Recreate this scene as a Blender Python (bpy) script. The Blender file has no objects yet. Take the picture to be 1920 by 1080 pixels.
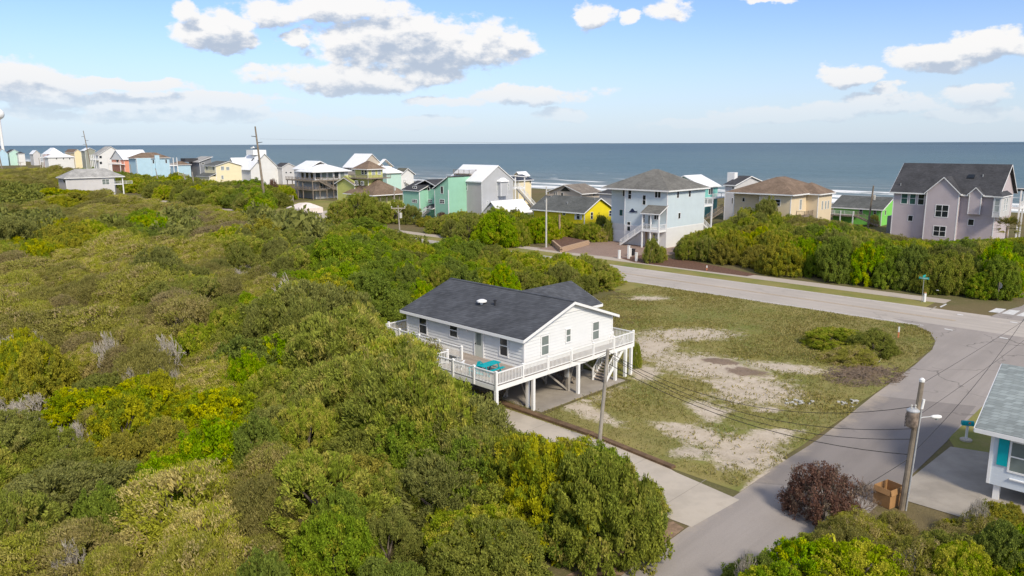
import bpy, math, random
import numpy as np
from mathutils import Matrix, Vector
random.seed(7); rng = np.random.default_rng(7)
S = bpy.context.scene
COL = S.collection

# ---------------------------------------------------------------- camera
F = 1405.0; HC = 19.2                       # focal length in photo pixels (1920 wide), camera height
PIT = math.atan((540 - 269) / F); ROL = .0039
_r0 = np.array([1., 0, 0]); _u0 = np.array([0, math.sin(PIT), math.cos(PIT)]); FW = np.array([0, math.cos(PIT), -math.sin(PIT)])
RT = math.cos(ROL) * _r0 - math.sin(ROL) * _u0; UP = math.sin(ROL) * _r0 + math.cos(ROL) * _u0
CAM = np.array([0, 0, HC])
cd = bpy.data.cameras.new('camera'); cam = bpy.data.objects.new('camera', cd); COL.objects.link(cam)
cd.sensor_width = 36; cd.sensor_fit = 'HORIZONTAL'; cd.lens = 36 * F / 1920; cd.clip_end = 90000; cd.clip_start = .5
m = Matrix.Identity(4)
for i in range(3):
    m[i][0] = RT[i]; m[i][1] = UP[i]; m[i][2] = -FW[i]; m[i][3] = CAM[i]
cam.matrix_world = m; S.camera = cam

def ray(x, y): return F * FW + (x - 960) * RT - (y - 540) * UP
def G(x, y, z=0.):
    d = ray(x, y); return CAM + (z - HC) / d[2] * d
def P(w):
    w = np.asarray(w, float) - CAM; k = w @ FW
    return 960 + F * (w @ RT) / k, 540 - F * (w @ UP) / k, k
_d = ray(-490, 274.7); A = np.array(_d[:2]) / np.hypot(_d[0], _d[1]); B = np.array([A[1], -A[0]])   # street grid: A along the main road, B towards the sea
O = G(931, 796)[:2]; ROTZ = math.atan2(B[1], B[0])
def ab(w): w = np.asarray(w[:2]) - O; return float(w @ A), float(w @ B)
def W(a, b, z=0.): v = O + a * A + b * B; return np.array([v[0], v[1], z])
def onb(x, y, b):                           # pixel ray meets the upright plane b = const -> a, z
    d = ray(x, y); t = (b - (CAM[:2] - O) @ B) / (d[:2] @ B); w = CAM + t * d; return ab(w)[0], w[2]
def ona(x, y, a):
    d = ray(x, y); t = (a - (CAM[:2] - O) @ A) / (d[:2] @ A); w = CAM + t * d; return ab(w)[1], w[2]
def zat(a, b, py):                          # height above (a, b) that lands on image row py
    y0 = P(W(a, b, 0))[1]; y1 = P(W(a, b, 10))[1]; z = (py - y0) / (y1 - y0) * 10
    for _ in range(3):
        y0 = P(W(a, b, z))[1]; y1 = P(W(a, b, z + 1))[1]; z += (py - y0) / (y1 - y0)
    return z
def gab(x, y, z=0.): return ab(G(x, y, z))

# ---------------------------------------------------------------- node helpers
def nt(tree, typ, **kw):
    n = tree.nodes.new(typ)
    for k, v in kw.items():
        if k == 'inp':
            for kk, vv in v.items():
                if hasattr(vv, 'is_output') or isinstance(vv, bpy.types.NodeSocket): tree.links.new(vv, n.inputs[kk])
                else: n.inputs[kk].default_value = vv
        else: setattr(n, k, v)
    return n
def mth(t, op, a, b=None, c=None, clamp=False):
    i = {0: a}
    if b is not None: i[1] = b
    if c is not None: i[2] = c
    return nt(t, 'ShaderNodeMath', operation=op, use_clamp=clamp, inp=i).outputs[0]
def vmth(t, op, a, b=None):
    n = nt(t, 'ShaderNodeVectorMath', operation=op, inp={0: a} if b is None else {0: a, 1: b})
    return n.outputs['Value'] if op in ('LENGTH', 'DOT_PRODUCT') else n.outputs[0]
def mixc(t, f, a, b, mode='MIX'):
    n = nt(t, 'ShaderNodeMix', data_type='RGBA', blend_type=mode)
    for k, v in ((0, f), (6, a), (7, b)):
        if isinstance(v, bpy.types.NodeSocket): t.links.new(v, n.inputs[k])
        elif k: n.inputs[k].default_value = (*v[:3], 1)
        else: n.inputs[k].default_value = v
    return n.outputs[2]
def sstep(t, v, lo, hi, a=0., b=1.):
    return nt(t, 'ShaderNodeMapRange', interpolation_type='SMOOTHSTEP', inp={0: v, 1: lo, 2: hi, 3: a, 4: b}).outputs[0]
def noise(t, vec, scale, detail=4., rough=.55, dist=0.):
    return nt(t, 'ShaderNodeTexNoise', inp={'Vector': vec, 'Scale': scale, 'Detail': detail, 'Roughness': rough, 'Distortion': dist}).outputs[0]

# ---------------------------------------------------------------- sun, sky and clouds
SUN_EL = math.radians(40); s2 = .94 * -A + .342 * -B; s2 /= np.hypot(*s2)
SUND = Vector((s2[0] * math.cos(SUN_EL), s2[1] * math.cos(SUN_EL), math.sin(SUN_EL)))
sl = bpy.data.lights.new('sun', 'SUN'); so = bpy.data.objects.new('sun', sl); COL.objects.link(so)
sl.energy = 2.6; sl.angle = math.radians(11); sl.color = (1, .90, .73); so.rotation_euler = SUND.to_track_quat('Z', 'Y').to_euler()
S.view_settings.view_transform = 'Standard'; S.view_settings.look = 'None'; S.view_settings.exposure = .60; S.view_settings.gamma = 1
S.view_settings.use_curve_mapping = False
wd = bpy.data.worlds.new('World'); S.world = wd; wd.use_nodes = True; wd.cycles.sampling_method = 'MANUAL'; wd.cycles.sample_map_resolution = 256; wt = wd.node_tree; wt.nodes.clear()
sky = nt(wt, 'ShaderNodeTexSky', sky_type='NISHITA', sun_disc=False, sun_elevation=SUN_EL, sun_rotation=math.atan2(s2[0], s2[1]), altitude=20, air_density=1.0, dust_density=.6, ozone_density=2.5)

CLOUDS = [(790, 85, 205, 46), (700, 72, 115, 34), (905, 85, 100, 36), (650, 145, 170, 26), (790, 138, 90, 22), (620, 18, 150, 26), (520, 28, 52, 22), (385, 55, 72, 34),
 (425, 75, 56, 20), (350, 22, 32, 22), (560, 74, 26, 16), (5, 150, 110, 40), (60, 182, 100, 28), (205, 160, 140, 13), (300, 194, 190, 19), (430, 190, 105, 17), (300, 216, 270, 13),
 (830, 190, 70, 12), (1000, 178, 125, 16), (1055, 215, 48, 13), (1110, 30, 34, 22), (1180, 30, 22, 15), (1258, 22, 45, 24), (1440, 0, 50, 8), (1755, 108, 85, 24), (1865, 82, 75, 26),
 (1590, 140, 50, 18), (1662, 168, 28, 14), (1845, 175, 78, 22), (1480, 212, 150, 15), (1645, 196, 115, 17), (1850, 217, 120, 15), (1300, 233, 110, 8), (700, 228, 170, 9)]
cg = bpy.data.node_groups.new('cloud_cover', 'ShaderNodeTree')
cg.interface.new_socket('Q', in_out='INPUT', socket_type='NodeSocketVector'); cg.interface.new_socket('D', in_out='OUTPUT', socket_type='NodeSocketFloat')
gi = cg.nodes.new('NodeGroupInput'); go = cg.nodes.new('NodeGroupOutput'); q = gi.outputs[0]
wq = nt(cg, 'ShaderNodeTexNoise', inp={'Vector': vmth(cg, 'MULTIPLY', q, (22., 34., 1.)), 'Scale': 1., 'Detail': 5., 'Roughness': .6}).outputs[1]
qw = vmth(cg, 'ADD', q, vmth(cg, 'MULTIPLY', vmth(cg, 'SUBTRACT', wq, (.5, .5, .5)), (.055, .026, 0.)))
nz = nt(cg, 'ShaderNodeTexNoise', inp={'Vector': vmth(cg, 'MULTIPLY', q, (13., 24., 1.)), 'Scale': 1., 'Detail': 9., 'Roughness': .6})
nz2 = nt(cg, 'ShaderNodeTexNoise', inp={'Vector': vmth(cg, 'MULTIPLY', q, (38., 60., 1.)), 'Scale': 1., 'Detail': 6., 'Roughness': .6})
best = None
for (cx, cy, rx, ry) in CLOUDS:
    def ang(x, y):
        d = ray(x, y); return math.atan2(d[0], d[1]), math.atan2(d[2], math.hypot(d[0], d[1]))
    c = ang(cx, cy); e = ang(cx + rx, cy); f_ = ang(cx, cy - ry); hx = abs(e[0] - c[0]) * 1.12; hy = abs(f_[1] - c[1]) * 1.2
    v = vmth(cg, 'MULTIPLY', vmth(cg, 'SUBTRACT', qw, (c[0], c[1], 0.)), (1 / hx, 1 / hy, 0.))
    s_ = mth(cg, 'MULTIPLY', mth(cg, 'SUBTRACT', 1.12, vmth(cg, 'DOT_PRODUCT', v, v)), 1.5)
    best = s_ if best is None else mth(cg, 'SMOOTH_MAX', best, s_, .25)
sx = nt(cg, 'ShaderNodeSeparateXYZ', inp={0: q})
# unseen broken cumulus beyond the view, cover raised for whiter ambient light
off = mth(cg, 'MAXIMUM', mth(cg, 'SUBTRACT', mth(cg, 'ABSOLUTE', sx.outputs[0]), .64), mth(cg, 'SUBTRACT', sx.outputs[1], .22))
wide = nt(cg, 'ShaderNodeTexNoise', inp={'Vector': vmth(cg, 'MULTIPLY', q, (4., 9., 1.)), 'Scale': 1., 'Detail': 3.}).outputs[0]
gen = mth(cg, 'ADD', mth(cg, 'MULTIPLY', mth(cg, 'SUBTRACT', wide, .475), 9.), mth(cg, 'MULTIPLY', sstep(cg, off, 0., .06, 1., 0.), -9.))
best = mth(cg, 'MAXIMUM', mth(cg, 'MAXIMUM', best, gen), -2.)
dn = mth(cg, 'ADD', best, mth(cg, 'ADD', mth(cg, 'MULTIPLY', mth(cg, 'SUBTRACT', nz.outputs[0], .5), 5.0), mth(cg, 'MULTIPLY', mth(cg, 'SUBTRACT', nz2.outputs[0], .5), 2.6)))
cg.links.new(dn, go.inputs[0])
tc = nt(wt, 'ShaderNodeTexCoord'); dv = nt(wt, 'ShaderNodeSeparateXYZ', inp={0: tc.outputs['Generated']})
az = mth(wt, 'ARCTAN2', dv.outputs[0], dv.outputs[1]); el = mth(wt, 'ARCSINE', dv.outputs[2])
q1 = nt(wt, 'ShaderNodeCombineXYZ', inp={0: az, 1: el, 2: 0.}).outputs[0]
def cover(vec):
    g = wt.nodes.new('ShaderNodeGroup'); g.node_tree = cg; wt.links.new(vec, g.inputs[0]); return g.outputs[0]
d1 = cover(q1); d2 = cover(vmth(wt, 'ADD', q1, (-.006, .016, 0.)))
alpha = mth(wt, 'MULTIPLY', sstep(wt, d1, -.1, .9), sstep(wt, el, .012, .07, .25, .97))
lit = sstep(wt, mth(wt, 'SUBTRACT', d2, mth(wt, 'MULTIPLY', mth(wt, 'SUBTRACT', d1, d2), .7)), .2, 2.4, 1., 0.)
ccol = mixc(wt, lit, (.32, .37, .45), (.645, .635, .625))
ccol = mixc(wt, sstep(wt, el, .0, .12, .55, 0.), ccol, (.42, .48, .56))
skyv = mixc(wt, 1., sky.outputs[0], (.082, .089, .112), 'MULTIPLY')
hz = sstep(wt, el, -.01, .17, .7, .0)
skyv = mixc(wt, hz, skyv, (.43, .51, .60))
fin = mixc(wt, alpha, skyv, ccol)
bg = nt(wt, 'ShaderNodeBackground', inp={0: fin, 1: 1.}); wo = nt(wt, 'ShaderNodeOutputWorld'); wt.links.new(bg.outputs[0], wo.inputs[0])

# ---------------------------------------------------------------- materials
def new_mat(name):
    mt = bpy.data.materials.new(name); mt.use_nodes = True; t = mt.node_tree
    return mt, t, t.nodes['Principled BSDF']
def coords(t): return nt(t, 'ShaderNodeTexCoord').outputs['Object']
def mat(name, col, rough=.6, var=.12, scale=1.5, bump=0., bscale=25., spec=.3, metal=0., siding=0., seams=0., shingle=0., dirt=0.):
    mt, t, p = new_mat(name); co = coords(t)
    n = noise(t, co, scale, 5., .6)
    c = mixc(t, sstep(t, n, .25, .75), [x * (1 - var) for x in col], [min(1, x * (1 + var)) for x in col])
    sp = nt(t, 'ShaderNodeSeparateXYZ', inp={0: co})
    hgt = None
    if dirt: c = mixc(t, sstep(t, noise(t, co, .5, 6., .7), .52, .75, 0., dirt), c, [x * .55 for x in (col[0], col[1] * .95, col[2] * .85)])
    if siding: hgt = mth(t, 'FRACT', mth(t, 'DIVIDE', sp.outputs[2], siding))
    if seams: hgt = sstep(t, mth(t, 'FRACT', mth(t, 'DIVIDE', sp.outputs[1], seams)), .88, .95)
    if shingle:
        v = nt(t, 'ShaderNodeCombineXYZ', inp={0: mth(t, 'ADD', sp.outputs[0], sp.outputs[1]), 1: mth(t, 'MULTIPLY', sp.outputs[2], 1.9)}).outputs[0]
        br = nt(t, 'ShaderNodeTexBrick', inp={'Vector': v, 'Scale': 1. / shingle, 'Color1': (.75, .75, .75, 1), 'Color2': (1.25, 1.25, 1.25, 1), 'Mortar': (.6, .6, .6, 1), 'Mortar Size': .03, 'Brick Width': 1., 'Row Height': .5, 'Bias': 0.})
        c = mixc(t, .75, c, br.outputs[0], 'MULTIPLY'); hgt = br.outputs[1]
    if hgt is None and bump: hgt = noise(t, co, bscale, 4., .6)
    if hgt is not None:
        bn = nt(t, 'ShaderNodeBump', inp={'Strength': bump or .5, 'Distance': .02, 'Height': hgt}); t.links.new(bn.outputs[0], p.inputs['Normal'])
    t.links.new(c, p.inputs['Base Color'])
    p.inputs['Roughness'].default_value = rough; p.inputs['Specular IOR Level'].default_value = spec; p.inputs['Metallic'].default_value = metal
    return mt
M = {}
def sd(name, col, s=.2): M[name] = mat(name, col, .55, .04, .6, .35, siding=s, dirt=.10)
WHITE = (.80, .80, .79)
M['white'] = mat('white_paint', WHITE, .45, .03, 1., dirt=.08)
M['trim'] = mat('white_trim', (.78, .78, .78), .45, .03, 1.)
M['board'] = mat('white_siding_board', (.70, .71, .71), .5, .03, .8, dirt=.06)
sd('s_white', (.70, .70, .69)); sd('s_lblue', (.55, .635, .675)); sd('s_yellow', (.80, .66, .02)); sd('s_lav', (.46, .415, .425)); sd('s_grey', (.45, .46, .48))
sd('s_mint', (.30, .56, .42)); sd('s_tan', (.72, .60, .42)); sd('s_purple', (.50, .435, .455), .26); sd('s_green', (.22, .62, .12)); sd('s_lime', (.52, .54, .17)); sd('s_sand', (.50, .44, .37))
sd('s_aqua', (.48, .68, .60)); sd('s_teal', (.18, .47, .44)); sd('s_pale', (.80, .72, .48)); sd('s_sky', (.44, .62, .73)); sd('s_orange', (.74, .31, .20)); sd('s_red', (.60, .22, .22)); sd('s_olive', (.30, .31, .26))
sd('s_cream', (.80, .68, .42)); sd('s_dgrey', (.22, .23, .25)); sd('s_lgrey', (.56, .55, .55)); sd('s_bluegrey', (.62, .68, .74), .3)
def rf(name, col, sh=.35): M[name] = mat(name, col, .85, .22, .35, .5, spec=.15, shingle=sh)
rf('r_char', (.078, .083, .094)); rf('r_grey', (.17, .165, .15)); rf('r_brown', (.20, .145, .105)); rf('r_dark', (.065, .066, .072)); rf('r_lgrey', (.36, .355, .34)); rf('r_slate', (.115, .12, .115)); rf('r_green', (.27, .305, .305), .4); rf('r_olive', (.12, .12, .095)); rf('r_taupe', (.225, .195, .165)); rf('r_navy', (.05, .06, .085))
M['r_metal'] = mat('white_metal_roof', (.82, .83, .84), .35, .03, .5, .4, spec=.5, seams=.45)
def glass(name, col):
    mt, t, p = new_mat(name); n = noise(t, coords(t), 1.3, 2.)
    t.links.new(mixc(t, n, [x * .6 for x in col], [x * 1.5 for x in col]), p.inputs['Base Color']); p.inputs['Roughness'].default_value = .06; p.inputs['Specular IOR Level'].default_value = .5; return mt
M['glass'] = glass('window_glass', (.022, .026, .030)); M['glass_teal'] = glass('teal_window_glass', (.04, .10, .09)); M['curtain'] = glass('curtained_glass', (.16, .19, .18)); M['glass_pale'] = glass('pale_window_glass', (.3, .33, .33))
M['deckwood'] = mat('weathered_deck_board', (.34, .29, .25), .8, .2, 2., .3, 12.)
M['wood'] = mat('weathered_wood', (.24, .20, .16), .85, .22, 2.5, .4, 14.)
M['polewood'] = mat('pole_wood', (.23, .19, .145), .85, .3, 1.6, .5, 20.)
M['polegrey'] = mat('grey_pole_wood', (.32, .29, .25), .85, .25, 1.6, .5, 20.)
M['polelight'] = mat('pale_grey_pole', (.50, .49, .46), .6, .08, 2.)
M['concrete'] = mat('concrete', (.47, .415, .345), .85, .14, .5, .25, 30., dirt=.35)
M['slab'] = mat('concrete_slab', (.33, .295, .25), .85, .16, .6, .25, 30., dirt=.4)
M['edging'] = mat('brown_edging', (.15, .095, .055), .9, .3, 2., .5, 20.)
M['teal'] = mat('teal_paint', (.0, .36, .40), .5, .08, 3.)
M['tealdark'] = mat('dark_teal_paint', (.02, .2, .22), .5, .08, 3.)
M['galv'] = mat('galvanised_steel', (.42, .43, .44), .45, .12, 4., metal=.6)
M['alu'] = mat('grey_sheet_metal', (.46, .47, .48), .5, .1, 4., metal=.3)
M['dark'] = mat('dark_plastic', (.03, .03, .035), .5, .2, 3.)
M['bluebin'] = mat('blue_plastic', (.02, .04, .14), .5, .2, 3.)
M['cable'] = mat('black_cable', (.02, .02, .02), .7, .1, 3.)
M['card'] = mat('cardboard', (.36, .20, .085), .85, .12, 3.)
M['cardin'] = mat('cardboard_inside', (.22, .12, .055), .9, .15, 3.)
M['rust'] = mat('rusty_metal', (.33, .26, .21), .8, .5, 5., .4, 20., metal=.2)
M['brick'] = mat('tan_wall_block', (.44, .31, .21), .9, .2, 3., .4, 14.)
M['mulch'] = mat('mulch', (.13, .07, .045), .95, .4, 3., .8, 8.)
M['signgreen'] = mat('street_sign_teal', (.02, .38, .34), .5, .05, 3.)
M['orange'] = mat('orange_paint', (.62, .22, .10), .6, .15, 5.)
M['tent'] = mat('pink_white_canvas', (.70, .62, .57), .8, .08, 2.)
M['marlin'] = mat('navy_paint', (.02, .03, .07), .5, .1, 3.)
M['bark'] = mat('bark', (.16, .13, .105), .9, .3, 6., .5, 30.)
M['greytwig'] = mat('grey_bare_twigs', (.41, .37, .315), .9, .28, 4.)
M['browntwig'] = mat('brown_twigs', (.20, .15, .11), .9, .3, 4.)
M['palmtrunk'] = mat('palm_trunk', (.34, .25, .17), .9, .25, 5., .6, 12.)

def pos_ab(t):
    """street-grid coordinates (b, a, z) of a surface point"""
    g = nt(t, 'ShaderNodeNewGeometry'); mp = nt(t, 'ShaderNodeMapping', vector_type='TEXTURE', inp={'Vector': g.outputs['Position'], 'Location': (O[0], O[1], 0), 'Rotation': (0, 0, ROTZ)})
    return mp.outputs[0]
def asphalt(name, col, crack=.5, warm=0.):
    mt, t, p = new_mat(name); v = pos_ab(t)
    streak = noise(t, vmth(t, 'MULTIPLY', v, (.9, .05, 1.) if not warm else (.05, .7, 1.)), 1., 4., .6)
    big = noise(t, v, .12, 5., .65); fine = noise(t, v, 14., 3., .7)
    c = mixc(t, sstep(t, streak, .3, .7), [x * .86 for x in col], [x * 1.14 for x in col])
    c = mixc(t, sstep(t, big, .35, .7), c, [x * .82 for x in col])
    c = mixc(t, .35, c, mixc(t, fine, [x * .6 for x in col], [x * 1.45 for x in col]))
    vo = nt(t, 'ShaderNodeTexVoronoi', feature='DISTANCE_TO_EDGE', inp={'Vector': vmth(t, 'ADD', v, vmth(t, 'MULTIPLY', nt(t, 'ShaderNodeTexNoise', inp={'Vector': v, 'Scale': .7}).outputs[1], (2.2, 2.2, 0))), 'Scale': .16})
    ck = mth(t, 'MULTIPLY', sstep(t, vo.outputs[0], .0, .018, 1., 0.), sstep(t, noise(t, v, .08, 2.), .45, .6, 0., crack))
    c = mixc(t, ck, c, [x * .35 for x in col])
    sp = nt(t, 'ShaderNodeSeparateXYZ', inp={0: v}); ed = noise(t, v, .55, 5., .65)
    if warm:
        c = mixc(t, sstep(t, mth(t, 'ADD', sp.outputs[1], mth(t, 'MULTIPLY', mth(t, 'SUBTRACT', ed, .5), 3.2)), -17.9, -16.5, 0., .75) if False else mth(t, 'MULTIPLY', sstep(t, mth(t, 'ADD', sp.outputs[1], mth(t, 'MULTIPLY', mth(t, 'SUBTRACT', ed, .5), 3.2)), -17.9, -16.5, 0., .7), sstep(t, sp.outputs[0], 24., 31., 1., 0.)), c, (.44, .37, .29))
        for tr_ in (-18.6, -20.9): c = mixc(t, mth(t, 'MULTIPLY', sstep(t, mth(t, 'ABSOLUTE', mth(t, 'SUBTRACT', sp.outputs[1], tr_)), .2, .8, .3, 0.), sstep(t, big, .3, .7)), c, [x * 1.3 for x in col])
    else:
        for tr_ in (52.9, 54.6, 58.0, 59.7): c = mixc(t, mth(t, 'MULTIPLY', sstep(t, mth(t, 'ABSOLUTE', mth(t, 'SUBTRACT', sp.outputs[0], tr_)), .15, .6, .35, 0.), sstep(t, streak, .3, .6)), c, [x * .78 for x in col])
        c = mixc(t, sstep(t, mth(t, 'SUBTRACT', mth(t, 'ABSOLUTE', mth(t, 'SUBTRACT', sp.outputs[0], 56.3)), mth(t, 'MULTIPLY', ed, 1.2)), 4.2, 5.0, 0., .6), c, (.46, .39, .31))
    t.links.new(c, p.inputs['Base Color']); p.inputs['Roughness'].default_value = .9; p.inputs['Specular IOR Level'].default_value = .06
    bn = nt(t, 'ShaderNodeBump', inp={'Strength': .3, 'Distance': .02, 'Height': fine}); t.links.new(bn.outputs[0], p.inputs['Normal']); return mt
M['road'] = asphalt('main_road_asphalt', (.455, .410, .365), .3)
M['sideroad'] = asphalt('side_road_asphalt', (.325, .292, .268), .8, 1.)
M['patch'] = asphalt('newer_asphalt', (.245, .220, .205), .4, 1.)
M['path'] = asphalt('path_asphalt', (.42, .38, .34), .4)
M['line'] = mat('road_paint_white', (.62, .61, .59), .7, .18, 2.5)
M['yline'] = mat('road_paint_yellow', (.50, .37, .22), .8, .25, 2.5)
def paver():
    mt, t, p = new_mat('pavers'); v = pos_ab(t)
    br = nt(t, 'ShaderNodeTexBrick', inp={'Vector': v, 'Scale': 3., 'Color1': (.34, .22, .17, 1), 'Color2': (.27, .18, .14, 1), 'Mortar': (.17, .13, .10, 1), 'Mortar Size': .04})
    t.links.new(mixc(t, sstep(t, noise(t, v, .3, 4.), .3, .7, 0., .5), br.outputs[0], (.30, .215, .17)), p.inputs['Base Color']); p.inputs['Roughness'].default_value = .9; return mt
M['paver'] = paver()
def ground_mat():
    mt, t, p = new_mat('sandy_ground'); v = pos_ab(t)
    n1 = noise(t, v, .06, 6., .65); n2 = noise(t, v, .9, 5., .7); n3 = noise(t, v, 6., 4., .7)
    c = mixc(t, sstep(t, n1, .4, .6), (.16, .125, .06), (.105, .11, .035))
    c = mixc(t, sstep(t, n2, .5, .7, 0., .6), c, (.22, .17, .10))
    c = mixc(t, .4, c, mixc(t, n3, (.05, .045, .02), (.27, .22, .12)))
    sp = nt(t, 'ShaderNodeSeparateXYZ', inp={0: v})
    bb = mth(t, 'ADD', sp.outputs[0], mth(t, 'MULTIPLY', mth(t, 'SUBTRACT', n1, .5), 40.))
    c = mixc(t, sstep(t, bb, 205., 216.), c, (.50, .42, .32))
    t.links.new(c, p.inputs['Base Color']); p.inputs['Roughness'].default_value = .95; p.inputs['Specular IOR Level'].default_value = .1
    bn = nt(t, 'ShaderNodeBump', inp={'Strength': .6, 'Distance': .08, 'Height': n3}); t.links.new(bn.outputs[0], p.inputs['Normal']); return mt
M['ground'] = ground_mat()
def lawn_mat():
    mt, t, p = new_mat('lawn_and_sand'); v = pos_ab(t); at = nt(t, 'ShaderNodeAttribute', attribute_name='cover'); sc = nt(t, 'ShaderNodeSeparateColor', inp={0: at.outputs[0]})
    n2 = noise(t, v, 1.1, 6., .72, .4); n3 = noise(t, v, 7., 4., .7); n1 = noise(t, v, .22, 4., .6)
    g = mixc(t, sstep(t, n1, .35, .65), (.28, .25, .065), (.15, .20, .034))
    g = mixc(t, sstep(t, n2, .45, .7, 0., .6), g, (.30, .235, .11))
    g = mixc(t, .35, g, mixc(t, n3, (.08, .085, .025), (.32, .28, .13)))
    g = mixc(t, sstep(t, noise(t, v, .07, 3., .6), .42, .6, 0., .55), g, (.30, .25, .10))
    s = mixc(t, sstep(t, n2, .3, .7), (.42, .345, .255), (.60, .52, .42)); s = mixc(t, .4, s, mixc(t, n3, (.22, .17, .11), (.72, .64, .53)))
    e = mth(t, 'ADD', sc.outputs[0], mth(t, 'ADD', mth(t, 'MULTIPLY', mth(t, 'SUBTRACT', n2, .5), 1.3), mth(t, 'MULTIPLY', mth(t, 'SUBTRACT', n3, .5), .5)))
    c = mixc(t, sstep(t, e, .36, .82), g, s)
    e2 = mth(t, 'ADD', sc.outputs[1], mth(t, 'MULTIPLY', mth(t, 'SUBTRACT', n2, .5), 1.5))
    c = mixc(t, sstep(t, e2, .4, .65, 0., .85), c, mixc(t, n3, (.09, .06, .04), (.27, .19, .14)))
    t.links.new(c, p.inputs['Base Color']); p.inputs['Roughness'].default_value = .95; p.inputs['Specular IOR Level'].default_value = .1
    bn = nt(t, 'ShaderNodeBump', inp={'Strength': .7, 'Distance': .06, 'Height': mth(t, 'ADD', n2, n3)}); t.links.new(bn.outputs[0], p.inputs['Normal']); return mt
M['lawn'] = lawn_mat()
def sea_mat():
    mt, t, p = new_mat('sea_water'); v = pos_ab(t); sp = nt(t, 'ShaderNodeSeparateXYZ', inp={0: v}); b = sp.outputs[0]
    swell = noise(t, vmth(t, 'MULTIPLY', v, (.05, .012, 1.)), 1., 5., .6); chop = noise(t, vmth(t, 'MULTIPLY', v, (.35, .16, 1.)), 1., 5., .65)
    far = noise(t, vmth(t, 'MULTIPLY', v, (.012, .004, 1.)), 1., 5., .65)
    c = mixc(t, sstep(t, b, 260., 520.), (.21, .23, .225), (.080, .145, .170)); c = mixc(t, sstep(t, b, 450., 3000.), c, (.036, .078, .122))
    c = mixc(t, sstep(t, swell, .4, .65, 0., .5), c, (.05, .095, .11)); c = mixc(t, sstep(t, far, .42, .62, 0., .45), c, (.10, .155, .165))
    c = mixc(t, sstep(t, chop, .42, .66, 0., .6), c, (.15, .22, .23))
    wob = mth(t, 'ADD', b, mth(t, 'MULTIPLY', mth(t, 'SUBTRACT', noise(t, vmth(t, 'MULTIPLY', v, (.0, .018, 1.)), 1., 3.), .5), 26.))
    brk = noise(t, vmth(t, 'MULTIPLY', v, (.06, .022, 1.)), 1., 4., .6); fine = noise(t, vmth(t, 'MULTIPLY', v, (.9, .3, 1.)), 1., 5., .75)
    foam = None
    for (b0, w, th) in ((236, 9, .0), (248, 8, .1), (264, 10, .14), (288, 8, .34), (320, 7, .48), (358, 6, .6)):
        d = sstep(t, mth(t, 'ABSOLUTE', mth(t, 'SUBTRACT', wob, float(b0))), w * .35, float(w), 1., 0.)
        f_ = mth(t, 'MULTIPLY', d, sstep(t, mth(t, 'ADD', brk, mth(t, 'MULTIPLY', fine, .35)), th + .1, th + .28))
        foam = f_ if foam is None else mth(t, 'MAXIMUM', foam, f_)
    caps = mth(t, 'MULTIPLY', sstep(t, noise(t, vmth(t, 'MULTIPLY', v, (.11, .032, 1.)), 1., 2., .5), .745, .775), sstep(t, b, 900., 300.))
    foam = mth(t, 'MAXIMUM', foam, caps)
    c = mixc(t, foam, c, (.82, .83, .82))
    t.links.new(c, p.inputs['Base Color']); t.links.new(sstep(t, foam, 0., 1., .42, .9), p.inputs['Roughness']); p.inputs['IOR'].default_value = 1.33; p.inputs['Specular IOR Level'].default_value = .28
    h = mth(t, 'ADD', mth(t, 'MULTIPLY', swell, 2.), chop)
    bn = nt(t, 'ShaderNodeBump', inp={'Strength': .9, 'Distance': 1.2, 'Height': h}); t.links.new(bn.outputs[0], p.inputs['Normal']); return mt
M['sea'] = sea_mat()
def leaf(name, c1, c2, c3, w3=.3, trans=.25):
    """c1..c2 by tuft, c3 for odd yellow or brown tufts; each plant shifts a little"""
    mt, t, p = new_mat(name); at = nt(t, 'ShaderNodeAttribute', attribute_name='tint'); sc = nt(t, 'ShaderNodeSeparateColor', inp={0: at.outputs[0]})
    oi = nt(t, 'ShaderNodeObjectInfo').outputs['Random']
    c = mixc(t, sc.outputs[0], c1, c2); c = mixc(t, sstep(t, mth(t, 'ADD', sc.outputs[1], mth(t, 'MULTIPLY', mth(t, 'SUBTRACT', oi, .5), .5)), 1 - w3, 1.08 - w3 * .5, 0., .85), c, c3)
    c = mixc(t, 1., c, mixc(t, sc.outputs[2], (.68, .68, .68), (1.3, 1.3, 1.3)), 'MULTIPLY')
    hs = nt(t, 'ShaderNodeHueSaturation', inp={'Hue': mth(t, 'ADD', .488, mth(t, 'MULTIPLY', oi, .024)), 'Saturation': mth(t, 'ADD', .92, mth(t, 'MULTIPLY', oi, .25)), 'Value': mth(t, 'ADD', .86, mth(t, 'MULTIPLY', oi, .5)), 'Color': c})
    t.links.new(hs.outputs[0], p.inputs['Base Color']); p.inputs['Roughness'].default_value = .6; p.inputs['Specular IOR Level'].default_value = .08
    tr = nt(t, 'ShaderNodeBsdfTranslucent', inp={0: hs.outputs[0]}); mx = nt(t, 'ShaderNodeMixShader', inp={0: trans, 1: p.outputs[0], 2: tr.outputs[0]})
    t.links.new(mx.outputs[0], t.nodes['Material Output'].inputs[0]); return mt
M['l_green'] = leaf('bright_green_leaves', (0.143, 0.220, 0.022), (0.270, 0.347, 0.037), (0.374, 0.363, 0.050), .22, .38)
M['l_mid'] = leaf('mid_green_leaves', (0.172, 0.213, 0.030), (0.299, 0.322, 0.048), (0.391, 0.345, 0.081), .28, .36)
M['l_dark'] = leaf('dark_cedar_sprays', (0.172, 0.201, 0.039), (0.316, 0.333, 0.076), (0.368, 0.322, 0.103), .25, .36)
M['l_olive'] = leaf('olive_brush_leaves', (0.252, 0.252, 0.050), (0.392, 0.364, 0.090), (0.448, 0.358, 0.190), .35, .35)
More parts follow.
